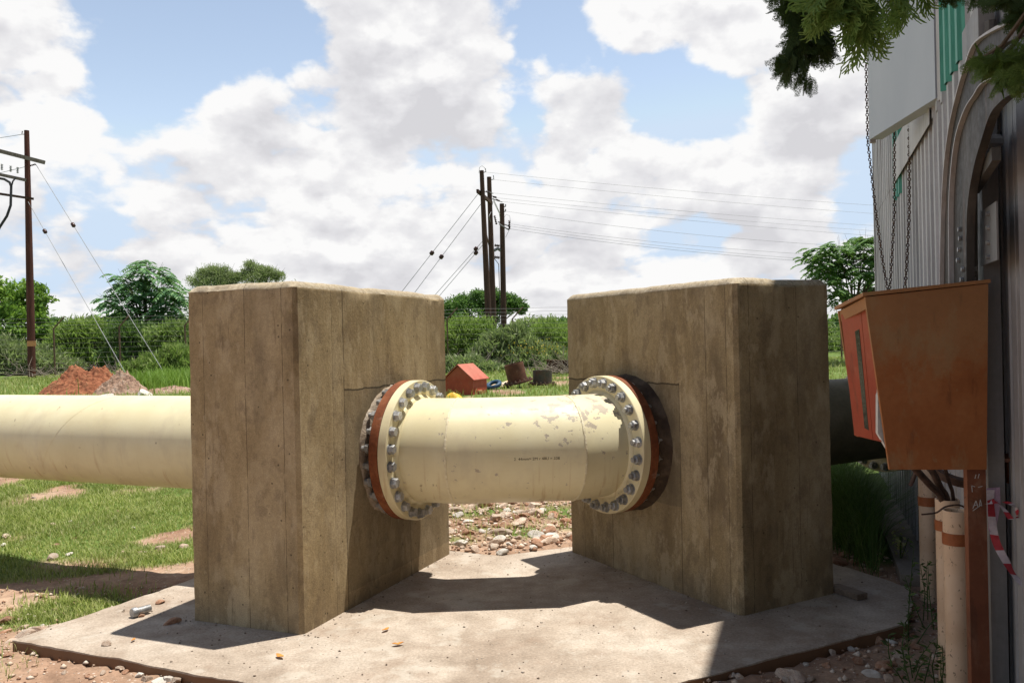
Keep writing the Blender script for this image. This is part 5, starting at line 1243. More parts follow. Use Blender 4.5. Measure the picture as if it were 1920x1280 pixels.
c = P(926, 728, 22.6); c.z = tzs(c.x, c.y)+.13; mb = MB(); rr = []
axh = Vector((-.25,-.35,.9)).normalized(); xh = axh.cross(Vector((0,1,0))).normalized(); yh = xh.cross(axh)
for k in range(48):
    a = 2*math.pi*k/48; ctr2 = c+.17*(math.cos(a)*xh+math.sin(a)*yh); e = (math.cos(a)*xh+math.sin(a)*yh); rr.append([ctr2+.06*(math.cos(b)*e+math.sin(b)*axh) for b in np.linspace(0, 2*math.pi, 9)[:-1]])
mb.rings(rr, closed=True); o = obj('hose_coil', mb, mottled('dark_blue_hose', [(.01,.035,.07),(.02,.06,.11),(.03,.09,.15)], 6, .45), loc=c, angle=70); tag(o, 'dark blue hose coil lying between the red kiosk and a pipe offcut', 'hose')
def crumple(name, label, cat, u, v, y, sx, sy, h, mat, seed):
    c = P(u, v, y); c.z = tzs(c.x, y); n = 14; mb = MB(); vs = []
    for j in range(n):
        for i_ in range(n):
            a, b = i_/(n-1)-.5, j/(n-1)-.5; e = max(0, 1-(2*a)**4)*max(0, 1-(2*b)**4)
            z = h*e*(.35+1.0*float(fbm(a*3+seed, b*3, 0, 3, seed)))
            vs.append(c+Vector((a*sx+.12*sx*(float(vnoise(a*5, b*5, seed))-.5), b*sy, z+.01)))
    mb.add(vs, [(j*n+i_, j*n+i_+1, (j+1)*n+i_+1, (j+1)*n+i_) for j in range(n-1) for i_ in range(n-1)]); o = obj(name, mb, mat, loc=c, angle=60); return tag(o, label, cat)
crumple('plastic_sack', 'crumpled yellow plastic sack in front of the red kiosk', 'sack', 852, 746, 19.6, .44, .3, .17, mottled('yellow_plastic', [(.55,.30,.02),(.68,.42,.04),(.72,.52,.10)], 8, .45), 3)
crumple('plastic_sheet', 'crumpled orange and white sheet behind the blue hose coil', 'sheet', 940, 722, 23.6, .7, .5, .16, mottled('orange_white_plastic', [(.60,.30,.12),(.68,.48,.30),(.72,.66,.58)], 7, .6), 8)
mb = MB(); c = P(1048, 684, 29.2); mb.box(c, (.85, .3, .28), Matrix.Rotation(.04, 3, 'Y')); mb.box(c+Vector((0,-.02,.16)), (.95,.42,.03), Matrix.Rotation(.04, 3, 'Y')); mb.box(c+Vector((0,-.02,-.16)), (.95,.42,.03), Matrix.Rotation(.04, 3, 'Y'))
o = obj('scrap_girder', mb, M_RUSTD, loc=(c.x, c.y, tzs(c.x, c.y))); tag(o, 'dark rusty steel girder lying in the weeds by the shaded block', 'scrap steel')

# red soil heap
def mound(label, u, v, y, rx, ry, h, seed, mat, grp='soil heaps behind the long pipe'):
    c = P(u, v, y); c.z = tzs(c.x, y); n = 110; a = np.linspace(-1, 1, n); A, B = np.meshgrid(a, a); r2 = A*A+B*B
    Z_ = h*np.clip(1-r2**.6, 0, 1)*(.65+.7*fbm(A*2+seed, B*2, 0, 3, seed))+(.75*h*(fbm(A*3.5, B*3.5, seed, 5, seed+1)-.47)+.34*h*(fbm(A*11, B*11, seed, 3, seed+4)-.47)+.14*h*(vnoise(A*26, B*26, seed)-.5))*np.clip(1.15-r2, 0, 1)-.05*(r2 > 1)
    Vv = np.stack([c.x+A*rx, c.y+B*ry, c.z+np.where(r2 > 1.1, -.15, Z_)], -1).reshape(-1, 3); ii = np.arange(n-1)[None]+np.arange(n-1)[:, None]*n
    o = objnp('soil_heap', Vv, np.stack([ii, ii+1, ii+1+n, ii+n], -1).reshape(-1, 4), mat, loc=c); tag(o, label, 'soil heap', grp); return o
M_RSOIL = mottled('red_soil', [(.16,.055,.026),(.27,.10,.048),(.36,.165,.085)], 5, .95, bstr=.9, bscale=14, bdist=.05, fine=.5)
M_PSOIL = mottled('pinkish_rubble_soil', [(.20,.115,.075),(.31,.20,.14),(.44,.33,.26)], 6, .95, bstr=.9, bscale=14, bdist=.05, fine=.5)
mound('large heap of red soil behind the long cream pipe', 165, 742, 24.5, 1.35, 1.1, .80, 2, M_RSOIL)
mound('smaller heap of pinkish stony soil joining the red heap', 228, 742, 24.0, .80, .8, .62, 5, M_PSOIL)
mound('low spread of stony soil reaching the sunlit block', 320, 742, 24.4, .9, .7, .16, 9, M_PSOIL)

# ------------------------------------------------------------------ rocks
def rock_mesh(seed, flat=.65):
    bm = bmesh.new(); bmesh.ops.create_icosphere(bm, subdivisions=3, radius=1); rg = random.Random(seed)
    planes = [(Vector((rg.gauss(0,1), rg.gauss(0,1), rg.gauss(0,1))).normalized(), rg.uniform(.5,.85)) for _ in range(9)]
    for v in bm.verts:
        for n, d in planes:
            k = v.co.dot(n)-d
            if k > 0: v.co -= n*k
        q = v.co.normalized(); v.co += q*(.18*(float(fbm(q.x*2+seed, q.y*2, q.z*2, 3, seed))-.5)+.05*(float(vnoise(q.x*9, q.y*9, q.z*9+seed))-.5))
        v.co.z *= flat
    me = bpy.data.meshes.new('rock'); bm.to_mesh(me); bm.free(); me.shade_smooth(); me.set_sharp_from_angle(angle=rad(32)); return me
M_ROCK1 = mottled('pale_limestone', [(.40,.27,.19),(.55,.42,.32),(.66,.57,.47)], 1.4, .9, bstr=.6, bscale=9, rnd=.55, bdist=.06)
M_ROCK2 = mottled('reddish_stone', [(.27,.12,.065),(.40,.22,.135),(.52,.36,.26)], 1.4, .9, bstr=.6, bscale=9, rnd=.5, bdist=.06)
M_ROCK3 = mottled('white_stone', [(.48,.42,.36),(.60,.55,.48),(.68,.64,.58)], 1.4, .9, bstr=.5, bscale=9, rnd=.3, bdist=.06)
RM = []
for s in range(9):
    me = rock_mesh(s+1, (.5,.6,.7,.55,.8,.62,.45,.7,.58)[s]); RM.append([])
    for mt in (M_ROCK1, M_ROCK2, M_ROCK3):
        m2 = me.copy(); m2.materials.append(mt); RM[-1].append(m2)
rocks_n = 0
def rock(x, y, s, label, grp, mt=None, z=None, name='rock'):
    global rocks_n
    me = random.choice(RM)[mt if mt is not None else random.choices((0,1,2), (6,3,1.5))[0]]
    o = bpy.data.objects.new(name, me); COL.objects.link(o)
    sc = Vector((s*random.uniform(.8,1.35), s*random.uniform(.7,1.1), s*random.uniform(.75,1.1))); o.scale = sc
    o.rotation_euler = (random.uniform(-.25,.25), random.uniform(-.25,.25), random.uniform(0,6.28))
    o.location = (x, y, (tzs(x, y) if z is None else z)+s*.18); rocks_n += 1
    return tag(o, label, 'rock', grp)
# rubble between the blocks
cnt = 0
while cnt < 105:
    u, v = random.uniform(825, 1085), 935+95*random.random()**1.1; g = G(u, v, .0)
    if in_poly(g.x, g.y, SLAB): continue
    rock(g.x, g.y, random.uniform(.02, .052) if random.random() < .68 else random.uniform(.05, .085), 'pinkish rubble stone on the stony ground seen between the two blocks', 'rubble between the blocks'); cnt += 1
for (u, v, s, mt) in ((915,948,.11,1),(1000,950,.12,0),(1012,938,.10,2),(880,1000,.10,1),(955,1022,.07,2),(943,1038,.08,2),(905,960,.10,0),(930,972,.11,0),(965,972,.09,1),(985,968,.10,1),(1000,975,.08,1),(1025,998,.08,2),(1000,1030,.07,2),(858,967,.10,2),(903,998,.07,2),(1060,975,.09,1),(1048,1028,.05,2)):
    g = G(u, v, .0); rock(g.x, g.y, s*.62, 'large rubble stone among the smaller ones between the two blocks', 'large rubble between the blocks', mt)
# stones in the grass on the left and in front
for (u, v, s, mt) in ((10,1005,.10,0),(5,1020,.08,2),(100,985,.06,0),(132,980,.045,2),(38,928,.07,0),(63,943,.05,2),(132,908,.07,2),(305,918,.08,0),(250,990,.05,2),(300,1028,.10,0),(345,1022,.08,0),(98,1042,.09,0),(128,1035,.06,2),(230,1030,.05,0),(140,1006,.04,1),(105,1018,.05,1),(222,963,.04,1),(68,1000,.04,2),(268,1034,.06,0)):
    g = G(u, v, -.16); rock(g.x, g.y, s*.62, 'pale stone lying in the green grass under the long pipe', 'stones in the grass under the long pipe', mt)
for (u, v, s, mt) in ((15,1122,.09,1),(34,1118,.06,0),(40,1143,.08,0),(70,1160,.12,0),(45,1176,.10,0),(72,1150,.07,0),(103,1142,.07,0),(20,1185,.05,0),(62,1111,.04,2),(15,1218,.05,1),(80,1134,.045,2),(150,1108,.04,1),(10,1150,.05,1)):
    g = G(u, v, -.02); rock(g.x, g.y, s*.6, 'pinkish stone on the bare soil at the left corner of the slab', 'stones at the left corner of the slab', mt)
for (u, v, s, mt) in ((262,1268,.05,2),(275,1275,.05,0),(292,1262,.075,0),(310,1268,.07,2),(322,1262,.06,0),(338,1271,.05,2),(355,1277,.05,0),(300,1279,.06,2),(236,1262,.04,1),(192,1262,.04,0),(282,1260,.05,0),(345,1264,.05,0),(372,1276,.05,2),(330,1279,.05,0),(395,1279,.05,0),(225,1255,.035,0),(250,1256,.03,2),(165,1270,.03,1),(120,1262,.03,0),(315,1277,.05,2)):
    g = G(u, v, -.05); rock(g.x, g.y, s*.6, 'cream stone in the heap along the front left edge of the slab', 'stones along the front left slab edge', mt)
for (u, v, s, mt) in ((1288,1270,.06,2),(1252,1275,.05,0),(1385,1275,.05,0),(1465,1234,.05,2),(1487,1270,.11,0),(1470,1277,.06,0),(1633,1264,.06,2),(1660,1250,.08,1),(1690,1180,.09,0),(1645,1195,.10,1),(1560,1225,.05,0),(1595,1215,.04,2),(1520,1272,.05,0),(1688,1225,.07,0),(1672,1200,.05,2),(1610,1240,.05,1),(1550,1250,.05,1),(1430,1255,.05,1),(1350,1274,.05,2),(1512,1245,.04,2),(1720,1210,.07,1),(1665,1272,.06,0)):
    g = G(u, v, -.05); rock(g.x, g.y, s*.6, 'stone on the dark shaded soil in front of the slab, right', 'stones on the shaded soil', mt)
for (u, v, s, mt) in ((1575,1050,.08,1),(1590,1058,.07,0),(1600,1048,.06,1),(1580,1038,.06,1)):
    g = G(u, v, .0); rock(g.x, g.y, s*.6, 'reddish stone on the soil behind the right end of the slab', 'stones behind the right end of the slab', mt)
for u, v, y, s, lab in ((268,735,22.6,.30,'round white boulder at the foot of the pinkish soil heap'), (205,742,22.4,.24,'white boulder half hidden by the long cream pipe')):
    p = P(u, v, y); rock(p.x, y, s, lab, 'white boulders by the soil heaps', 2, name='boulder')
# stones, an offcut, a plank and dry leaves on the slab
for (u, v, s, mt, lab) in ((300,1130,.035,1,'small reddish stone beside the steel stub on the slab'), (322,1168,.045,1,'dark stone in the shadow at the foot of the sunlit block'), (265,1155,.022,1,'tiny stone touching the steel stub on the slab'), (199,1208,.028,0,'pale pebble alone on the left tip of the slab')):
    g = G(u, v, 0); rock(g.x, g.y, s, lab, 'stones on the slab', mt, 0)
a, b = G(247,1149,.03), G(281,1139,.03); a.z = b.z = .03
mb = MB(); d = (b-a).normalized(); mb.lathe(a, d, [(0, .026), (.008, .031), (.028, .031), (.030, .024), ((b-a).length, .023), ((b-a).length, 0.001), (0, .001)], 18, closed=False); o = obj('steel_stub', mb, M_BOLT, loc=a, angle=40); tag(o, 'short grey steel stub lying on the sunlit slab left of the block', 'metal offcut')
mb = MB(); a, b = G(1563,1100,.02), G(1617,1118,.02); a.z = b.z = .021; mb.beam(a, b, .085, .034); o = obj('wooden_plank', mb, mottled('grey_timber', [(.12,.085,.06),(.19,.14,.10),(.26,.20,.15)], 3, .9, (2,8,8)), loc=a); tag(o, 'short wooden plank lying on the slab right of the shaded block', 'plank')
M_LEAFO = mottled('dry_orange_leaf', [(.45,.14,.03),(.6,.27,.06),(.68,.40,.12)], 9, .7)
for (u, v, s, lab) in ((723,1183,.030,'dry orange leaf on the slab nearest the foot of the sunlit block'), (746,1210,.034,'dry orange and pink leaf on the slab, second from the sunlit block'), (525,1233,.034,'dry yellow leaf near the front corner foot of the sunlit block'), (250,1202,.022,'dry orange leaf on the slab beside the block shadow tip')):
    g = G(u, v, 0); mb = MB(); a = random.uniform(0, 3); x = Vector((math.cos(a), math.sin(a), 0)); y_ = Vector((-math.sin(a), math.cos(a), 0)); pts_ = []
    for t in np.linspace(-1, 1, 7): pts_.append((float(t), (1-float(t)**2)*.42))
    vs = [g+x*s*t+y_*s*w+Vector((0,0,.004+.018*abs(t)*s/.05+.012*w)) for t, w in pts_]+[g+x*s*t-y_*s*w+Vector((0,0,.004+.018*abs(t)*s/.05+.016*w)) for t, w in pts_]
    mb.add(vs, [(k, k+1, 7+k+1, 7+k) for k in range(6)]); mb.add([p+Vector((0,0,.0025)) for p in vs], [(k, 7+k, 7+k+1, k+1) for k in range(6)]); o = obj('dry_leaf', mb, M_LEAFO, loc=g, angle=60); tag(o, lab, 'leaf', 'dry leaves on the slab')
# small gravel
def gravel(n, sampler, smin, smax, mat, name, label=None):
    base = np.array([(1,0,0),(-1,0,0),(0,1,0),(0,-1,0),(0,0,.7),(0,0,-.7)], float); tri = np.array([(0,2,4),(2,1,4),(1,3,4),(3,0,4),(2,0,5),(1,2,5),(3,1,5),(0,3,5)])
    xy = sampler(n); n = len(xy); s = smin*(smax/smin)**(RNG.random(n)**2.2)
    ax = RNG.normal(size=(n, 6, 1))*.0+base[None]*(s[:, None, None]*(.6+.8*RNG.random((n, 6, 1)))); a = RNG.random(n)*6.28; ca, sa = np.cos(a), np.sin(a)
    X_ = ax[:, :, 0]*ca[:, None]-ax[:, :, 1]*sa[:, None]; Y_ = ax[:, :, 0]*sa[:, None]+ax[:, :, 1]*ca[:, None]
    z = np.where(in_poly(xy[:, 0], xy[:, 1], SLAB), 0.0, tz(xy[:, 0], xy[:, 1]))
    Vv = np.stack([X_+xy[:, :1], Y_+xy[:, 1:], ax[:, :, 2]+z[:, None]+s[:, None]*.3], -1).reshape(-1, 3); Fv = (np.arange(n)[:, None, None]*6+tri[None]).reshape(-1, 3)
    o = objnp(name, Vv, Fv, mat); tag(o, kind='stuff'); return o
def gravel_mat(name, cols):
    m, nt, b = new_mat(name); g = nd(nt, 'ShaderNodeNewGeometry'); c = ramp(nt, g.outputs['Random Per Island'], [(i/(len(cols)-1), c) for i, c in enumerate(cols)]); setc(nt, b, c, .9, 0, None, .2); return m
def box_sampler(x0, x1, y0, y1, f):
    def s(n):
        p = np.stack([x0+(x1-x0)*RNG.random(n), y0+(y1-y0)*RNG.random(n)], 1); return p[f(p[:, 0], p[:, 1])]
    return s
MG = gravel_mat('gravel_stones', [(.22,.11,.065),(.38,.24,.16),(.52,.39,.29),(.64,.55,.45)])
gravel(6500, box_sampler(-1.7, 1.7, 6.2, 10.5, lambda x, y: ~in_poly(x, y, SLAB)), .008, .032, MG, 'gravel')
gravel(4500, box_sampler(-4.2, -.3, 3.6, 6.3, lambda x, y: ~in_poly(x, y, SLAB)), .004, .022, MG, 'gravel')
gravel(3600, box_sampler(.2, 3.2, 3.5, 6.2, lambda x, y: ~in_poly(x, y, SLAB)), .004, .024, MG, 'gravel')
def near_foot(x, y):
    d = np.full(x.shape, 9.0)
    for (a, b) in ((NL, NL+dL*LL), (NR, NR+dR*RL), (NL, NL-nL*LW), (NR, NR-nR*RW)):
        ab = np.array((b-a)[:2]); t = np.clip(((x-a.x)*ab[0]+(y-a.y)*ab[1])/(ab@ab), 0, 1); d = np.minimum(d, np.hypot(x-a.x-t*ab[0], y-a.y-t*ab[1]))
    return in_poly(x, y, SLAB) & (RNG.random(x.shape) < np.exp(-d/.10)+.09)
gravel(14000, box_sampler(-2.8, 2.5, 3.6, 6.9, near_foot), .002, .009, gravel_mat('grit', [(.12,.085,.06),(.22,.165,.125),(.34,.28,.22),(.5,.44,.38)]), 'gravel')

# ------------------------------------------------------------------ grass
def blades(xy, h, w, lean, mat, name, kind='stuff'):
    n = len(xy); z = tz(xy[:, 0], xy[:, 1]); b = np.stack([xy[:, 0], xy[:, 1], z-.005], 1); a = RNG.random(n)*6.283
    d = np.stack([np.cos(a), np.sin(a), 0*a], 1); s = np.stack([-np.sin(a), np.cos(a), 0*a], 1); L = (lean*(.3+RNG.random(n)))[:, None]*h[:, None]; up = np.array((0,0,1.0)); w = w[:, None]*.5
    m_ = b+up*h[:, None]*.55+d*L*.3; t = b+up*h[:, None]*.92+d*L
    Vv = np.stack([b-s*w, b+s*w, m_+s*w*.75, m_-s*w*.75, t+s*w*.12, t-s*w*.12], 1).reshape(-1, 3); k = np.arange(n)[:, None]*6
    Fv = np.concatenate([k+np.array([[0,1,2,3]]), k+np.array([[3,2,4,5]])], 0)
    return objnp(name, Vv, Fv, mat)
MGR = leaf_mat('grass_blades', [(.18,.215,.05),(.26,.315,.07),(.33,.375,.10),(.44,.42,.19)], .3, .5)
def scatter(n, x0, x1, y0, y1):
    p = np.stack([x0+(x1-x0)*RNG.random(n), y0+(y1-y0)*RNG.random(n)], 1); k = (RNG.random(n) < gdens(p[:, 0], p[:, 1])) & ~in_poly(p[:, 0], p[:, 1], SLAB); return p[k]
p = scatter(130000, -7.2, -1.4, 5.5, 11.0); h = .02+.055*fbm(p[:, 0]*1.7, p[:, 1]*1.7, 0, 3, 31)*(.5+RNG.random(len(p))); g_ = blades(p, h, .004+.005*RNG.random(len(p)), .8, MGR, 'grass'); tag(g_, kind='stuff')
p = scatter(14000, -1.5, 1.7, 6.3, 11.5); h = .03+.07*RNG.random(len(p)); g_ = blades(p, h, .004+.004*RNG.random(len(p)), .8, MGR, 'grass'); tag(g_, kind='stuff')
p = scatter(16000, -4.4, -1.3, 3.9, 6.0); h = .02+.045*RNG.random(len(p)); g_ = blades(p, h, .003+.003*RNG.random(len(p)), .9, MGR, 'grass'); tag(g_, kind='stuff')
p = scatter(60000, -20, 16, 15, 36); h = .05+.16*fbm(p[:, 0]*.5, p[:, 1]*.5, 0, 3, 5)*(.5+RNG.random(len(p))); g_ = blades(p, h, .014+.016*RNG.random(len(p)), .7, MGR, 'grass'); tag(g_, kind='stuff')
c = P(320, 715, 27.0); p = np.stack([c.x+RNG.normal(size=4200)*1.1, 27.5+RNG.normal(size=4200)*1.4], 1); g_ = blades(p, .25+.4*RNG.random(4200), .018+.012*RNG.random(4200), .5, leaf_mat('tall_fresh_grass', [(.12,.22,.03),(.17,.29,.04),(.23,.35,.07)]), 'grass'); tag(g_, kind='stuff')
MGT = leaf_mat('tall_dark_grass', [(.05,.10,.025),(.075,.15,.032),(.10,.185,.045),(.16,.22,.08)], .3, .5)
q = []
for (u, v, r, n) in ((1600,1000,.34,3200),(1640,1010,.3,3000),(1660,1040,.22,2200),(1610,960,.4,2600),(1650,950,.3,2200),(1580,935,.5,1600),(1680,1065,.12,900)):
    g = G(u, v, 0.0); q.append(np.stack([g.x+RNG.normal(size=n)*r*.55, g.y+RNG.normal(size=n)*r], 1))
q = np.concatenate(q); q = q[~in_poly(q[:, 0], q[:, 1], SLAB)]; q = q[q[:, 0] < .89+.354*q[:, 1]-.42]
g_ = blades(q, .25+.38*RNG.random(len(q)), (.003+.004*RNG.random(len(q))), .95, MGT, 'tall_grass'); tag(g_, kind='stuff')

# leafy weeds at the foot of the conduits
MW = leaf_mat('weed_leaves', [(.045,.075,.02),(.07,.11,.03),(.10,.15,.04)], .25)
def weed(label, u, v, y, h, n, seed):
    rg = random.Random(seed); c = P(u, v, y); c.z = tzs(c.x, y); t = thing('weed_plant', label, 'weed', c, 'weeds by the conduits'); mb = MB(); Cs, Ts = [], []
    for k in range(n):
        a = c+Vector((rg.gauss(0,.05), rg.gauss(0,.06), 0)); tip = a+Vector((rg.gauss(0,.07), rg.gauss(0,.07), h*rg.uniform(.55,1.05))); m_ = a.lerp(tip, .5)+Vector((rg.gauss(0,.015), rg.gauss(0,.015), 0)); mb.tube([a-Vector((0,0,.02)), m_, tip], [.0035,.003,.0015], 5)
        for f in np.linspace(.2, 1, 15):
            p_ = a.lerp(m_, f*2) if f < .5 else m_.lerp(tip, f*2-1); az = rg.uniform(0, 6.28); d = Vector((math.cos(az), math.sin(az), rg.uniform(-.1,.7))).normalized(); Cs.append(p_+d*.022); Ts.append(d)
    obj('stems', mb, MW, t, angle=60); V, Fq = diamonds(np.array(Cs), np.array(Ts), .028+.022*RNG.random(len(Cs)), .009+.008*RNG.random(len(Cs))); objnp('leaves', V, Fq, MW, t)
for k, (lab, u, v, y, h, n) in enumerate((('tall thin weed rising before the conduit set furthest back', 1737, 1110, 4.75, .46, 5), ('bushy weed by the slab end, left of the conduits', 1715, 1150, 4.5, .30, 5), ('low weed in the dark soil under the conduits', 1712, 1215, 4.05, .20, 6), ('leafy weed at the very bottom left of the nearest conduit', 1735, 1255, 3.85, .22, 7))): weed(lab, u, v, y, h, n, 40+k)
c = G(1688, 1052, .0); t = thing('weed_plant', 'small pale flowered weed at the edge of the tall dark grass', 'weed', c, 'weeds by the conduits'); n = 60
V, Fq = diamonds(np.array(c)+np.array((0,0,.14))+RNG.normal(size=(n, 3))*np.array((.03,.03,.05)), RNG.normal(size=(n, 3)), .03, .022); objnp('blossom', V, Fq, leaf_mat('pale_flowers', [(.45,.45,.15),(.6,.58,.3)]), t)
mb = MB()
for k in range(6): mb.tube([c, c+Vector((random.gauss(0,.03), random.gauss(0,.03), .18))], .003, 5)
obj('stems', mb, MW, t)

# ------------------------------------------------------------------ conifer overhanging from behind the camera
def spray_template(seed, L=.085):
    rg = random.Random(seed); q = []
    def seg(p, a, l, w):
        d = np.array((math.cos(a), math.sin(a), 0)); q.append((p, p+d*l, w)); return p+d*l
    p = np.zeros(3); a = 0.0; n = 7
    for i_ in range(n):
        f = i_/n; p2 = seg(p, a, L/n, .0026*(1-.4*f)); a += rg.uniform(-.06,.06)
        for s in (-1, 1):
            l = L*.55*(1-f)**.8*rg.uniform(.75,1.1)
            if l < .006: continue
            b = a+s*rg.uniform(.42,.62); r_ = p2; m = max(2, int(l/.008))
            for j in range(m):
                r2 = seg(r_, b, l/m, .0021*(1-.35*j/m)); b -= s*.05
                if j < m-1 or m < 3:
                    for s2 in (-1, 1):
                        l2 = l*.42*(1-j/m)*rg.uniform(.7,1.1)
                        if l2 > .003: seg(r2, b+s2*.5, max(l2, .005), .0017)
                r_ = r2
        p = p2
    Vv, Fv = [], []
    for (p0, p1, w) in q:
        d = (p1-p0)/max(np.linalg.norm(p1-p0), 1e-9); s = np.cross(d, (0,0,1)); o = len(Vv); k = .45*w
        Vv += [p0-s*w*.5, p0+(0,0,k), p0+s*w*.5, p1+s*w*.42+d*.0015, p1+(0,0,k*.8)+d*.003, p1-s*w*.42+d*.0015]
        Fv += [(o, o+1, o+4, o+5), (o+1, o+2, o+3, o+4)]
    return np.array(Vv), np.array(Fv)
ST = [spray_template(k) for k in range(5)]
def coarse_template(seed):
    rg = random.Random(seed); q = []
    p = np.zeros(3); a = 0.0; n = 6; L = .105
    for i_ in range(n):
        f = i_/n; d_ = np.array((math.cos(a), math.sin(a), 0)); p2 = p+d_*L/n; q.append((p, p2, .0042))
        for s in ((-1, 1) if i_ < n-1 else (-1, 1, 0)):
            l = L*.5*(1-f)**.6*rg.uniform(.8, 1.1)+.008; b = a+s*rg.uniform(.45, .62); r_ = p2; m = max(2, int(l/.012))
            for j in range(m):
                r2 = r_+np.array((math.cos(b), math.sin(b), 0))*l/m; q.append((r_, r2, .0042)); b -= s*.08
                s2 = 1 if j % 2 else -1
                if rg.random() < .85:
                    l2 = rg.uniform(.008, .016); b2 = b+s2*rg.uniform(.5, .7); q.append((r2, r2+np.array((math.cos(b2), math.sin(b2), 0))*l2, .0036))
                r_ = r2
        p = p2; a += rg.uniform(-.08, .08)
    Vv, Fv = [], []
    for (p0, p1, w) in q:
        d_ = (p1-p0)/max(np.linalg.norm(p1-p0), 1e-9); s = np.cross(d_, (0,0,1)); o = len(Vv); k = .4*w
        Vv += [p0-s*w*.5, p0+(0,0,k), p0+s*w*.5, p1+s*w*.45, p1+(0,0,k*.8)+d_*.002, p1-s*w*.45]
        Fv += [(o, o+1, o+4, o+5), (o+1, o+2, o+3, o+4)]
    return np.array(Vv), np.array(Fv)
SC_ = [coarse_template(60+k) for k in range(5)]
ML_C1 = leaf_mat('conifer_scales', [(.035,.065,.022),(.05,.09,.03),(.07,.12,.036)], .2)  # dark copy of the foliage, backlighting put into its colour
ML_C2 = leaf_mat('sunlit_conifer_scales', [(0.130,0.230,0.055),(0.190,0.310,0.075),(0.260,0.390,0.110)], .35)  # bright copy of the same foliage, sunlight put into its colour
ctree = thing('conifer_tree', 'conifer reaching into the top right corner with flat scaly hanging sprays', 'tree', (-.35, -1.6, -.05))
mb = MB(); mb.tube([(-.35,-1.6,-.2), (-.3,-1.58,1.2), (-.2,-1.52,2.6), (-.12,-1.47,3.6), (-.2,-1.6,5.6), (-.3,-1.7,7.2)], [.15,.13,.115,.10,.07,.02], 12); obj('trunk', mb, M_BARK, ctree, angle=60)
def branch(pts, clusters, mat, L, bank=None):
    """a branch and its foliage; clusters are (u, v, depth, radius px, count, scale)"""
    mb = MB(); pts = [Vector(p) for p in pts]; mb.tube(pts, list(np.linspace(.03, .006, len(pts))), 7); tip = pts[-1]
    Vs, Fs, o = [], [], 0
    for (u, v, y, ru, rv, n, sc, hang) in clusters:
        c = P(u, v, y); mb.tube([tip.lerp(pts[-2], .3), tip.lerp(c, .6)+Vector((0,0,.03)), c], [.006,.004,.002], 5)
        for k in range(n):
            while True:
                a, b = random.uniform(-1,1), random.uniform(-1,1)
                if a*a+b*b < 1: break
            yy = y+random.uniform(-.6,.6)*ru*y/F*1.6; p = np.array(P(u+a*ru, v+b*rv, yy))
            d = np.array((a*.7+random.gauss(0,.45), random.gauss(0,.45), -hang+random.gauss(0,.35)+(-b*.3))); d /= np.linalg.norm(d)
            n_v = np.array((random.gauss(0,.6), -1+random.gauss(0,.5), .5+random.gauss(0,.5))); s = np.cross(n_v, d); s /= np.linalg.norm(s); n_v = np.cross(d, s)
            T, Tf = random.choice(bank or ST); k_ = sc*random.uniform(.75,1.15); Vv = p-d*L*.4*k_+(T[:, :1]*d+T[:, 1:2]*s+T[:, 2:]*n_v)*k_; Vs.append(Vv); Fs.append(Tf+o); o += len(Vv)
    br_ = obj('branch', mb, M_BARK, ctree, angle=60); objnp('foliage', np.concatenate(Vs), np.concatenate(Fs), mat, br_)
YT = 2.15
branch([(-.09,-1.47,3.3), (.15,-.4,3.35), (.5,.9,3.3), (.78,1.8,3.05), tuple(P(1525,-30,YT))], [(1500,10,YT,34,32,80,.75,.8),(1518,60,YT,34,32,90,.75,.9),(1500,95,YT,28,24,50,.7,.9),(1543,88,YT,14,24,34,.65,.9),(1476,132,YT,20,16,22,.6,.8),(1508,150,YT,16,12,11,.6,.8),(1468,120,YT,12,14,16,.62,.7),(1490,-40,YT,50,40,90,.9,.6)], ML_C1, .085)
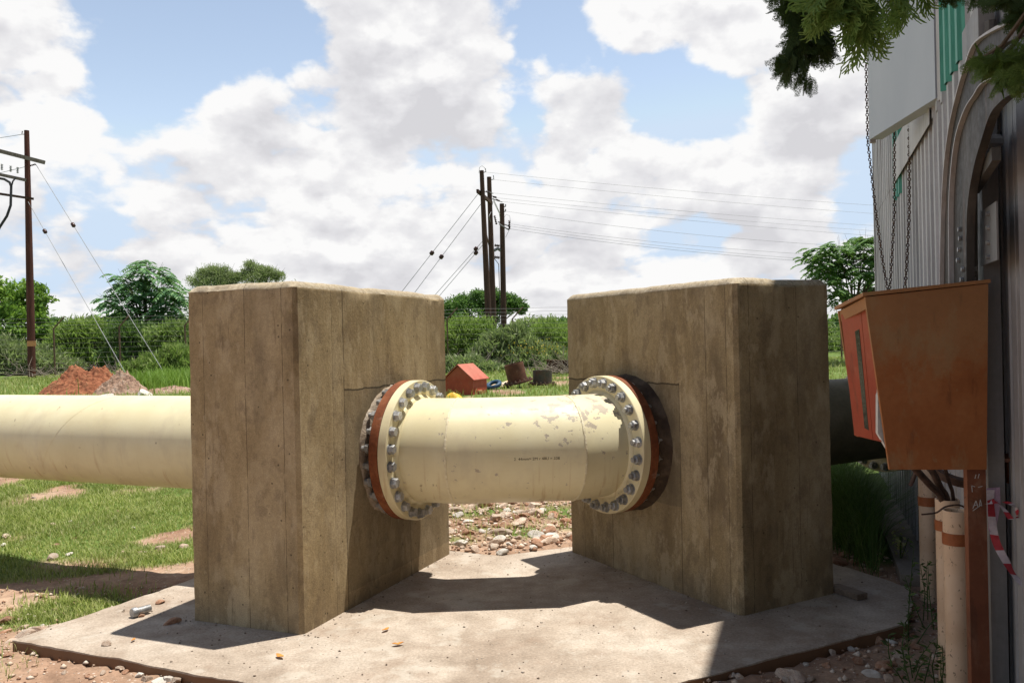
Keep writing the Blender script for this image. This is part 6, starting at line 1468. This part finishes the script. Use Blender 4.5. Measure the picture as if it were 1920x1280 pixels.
branch([(-.09,-1.47,3.6), (.3,-.2,3.6), (.75,1.0,3.4), (1.0,1.6,3.1), tuple(P(1590,-60,2.0))], [(1570,0,2.0,32,20,20,.95,.6),(1600,25,2.0,20,22,14,.9,1.0),(1612,60,2.0,12,18,7,.9,1.2),(1626,15,2.0,12,30,9,.9,.9),(1545,10,2.0,16,22,8,.8,.7),(1560,-30,2.0,40,30,20,.95,.5)], ML_C2, .105, SC_)
branch([(-.09,-1.47,3.9), (.4,-.2,3.8), (.9,1.0,3.5), (1.1,1.6,3.2), tuple(P(1690,-70,1.9))], [(1690,-10,1.9,20,8,4,1.0,1.2),(1698,12,1.9,10,8,3,1.0,1.3),(1700,-40,1.9,40,14,10,.9,.8)], ML_C2, .105, SC_)
branch([(-.09,-1.47,3.0), (.3,-.3,3.0), (.55,.4,2.85), (.95,.95,2.75), tuple(P(1960,110,1.55))], [(1900,118,1.55,26,18,40,.6,.25),(1862,120,1.6,26,14,34,.55,.15),(1830,116,1.65,12,10,12,.5,.1),(1888,155,1.55,14,12,12,.55,.7),(1935,125,1.5,24,30,30,.65,.4)], leaf_mat('shaded_conifer_scales', [(.08,.14,.03),(.115,.19,.045),(.16,.24,.065)], .3), .085)
branch([(-.09,-1.47,3.2), (.35,-.3,3.2), (.7,.6,3.05), (1.05,1.1,2.9), tuple(P(1910,-40,1.6))], [(1885,-2,1.6,26,12,40,.55,.5),(1912,25,1.6,20,18,46,.55,.6),(1845,-14,1.65,24,8,18,.55,.7),(1782,-10,1.9,16,8,22,.5,.9)], ML_C1, .085)
cb = [((-.75,-2.0,3.6),(1.0,1.1,.8),1.2),((-.55,-1.9,4.7),(1.0,1.0,.9),1.2),((-.45,-1.8,5.9),(.8,.8,.9),1.0),((-.3,-1.7,7.0),(.5,.5,.8),.8),((-1.5,-2.6,3.2),(.8,.8,.7),1),((-.9,-3.0,2.7),(.8,.8,.6),1),((.0,-.9,4.3),(.6,.8,.6),.8)]  # unseen crown behind the viewer, added to block skylight
Vc, Fc_ = crown_leaves(cb, .16, .3, 150, .42, 30, .3); objnp('crown', Vc, Fc_, ML_C1, ctree)
print('rocks', rocks_n)
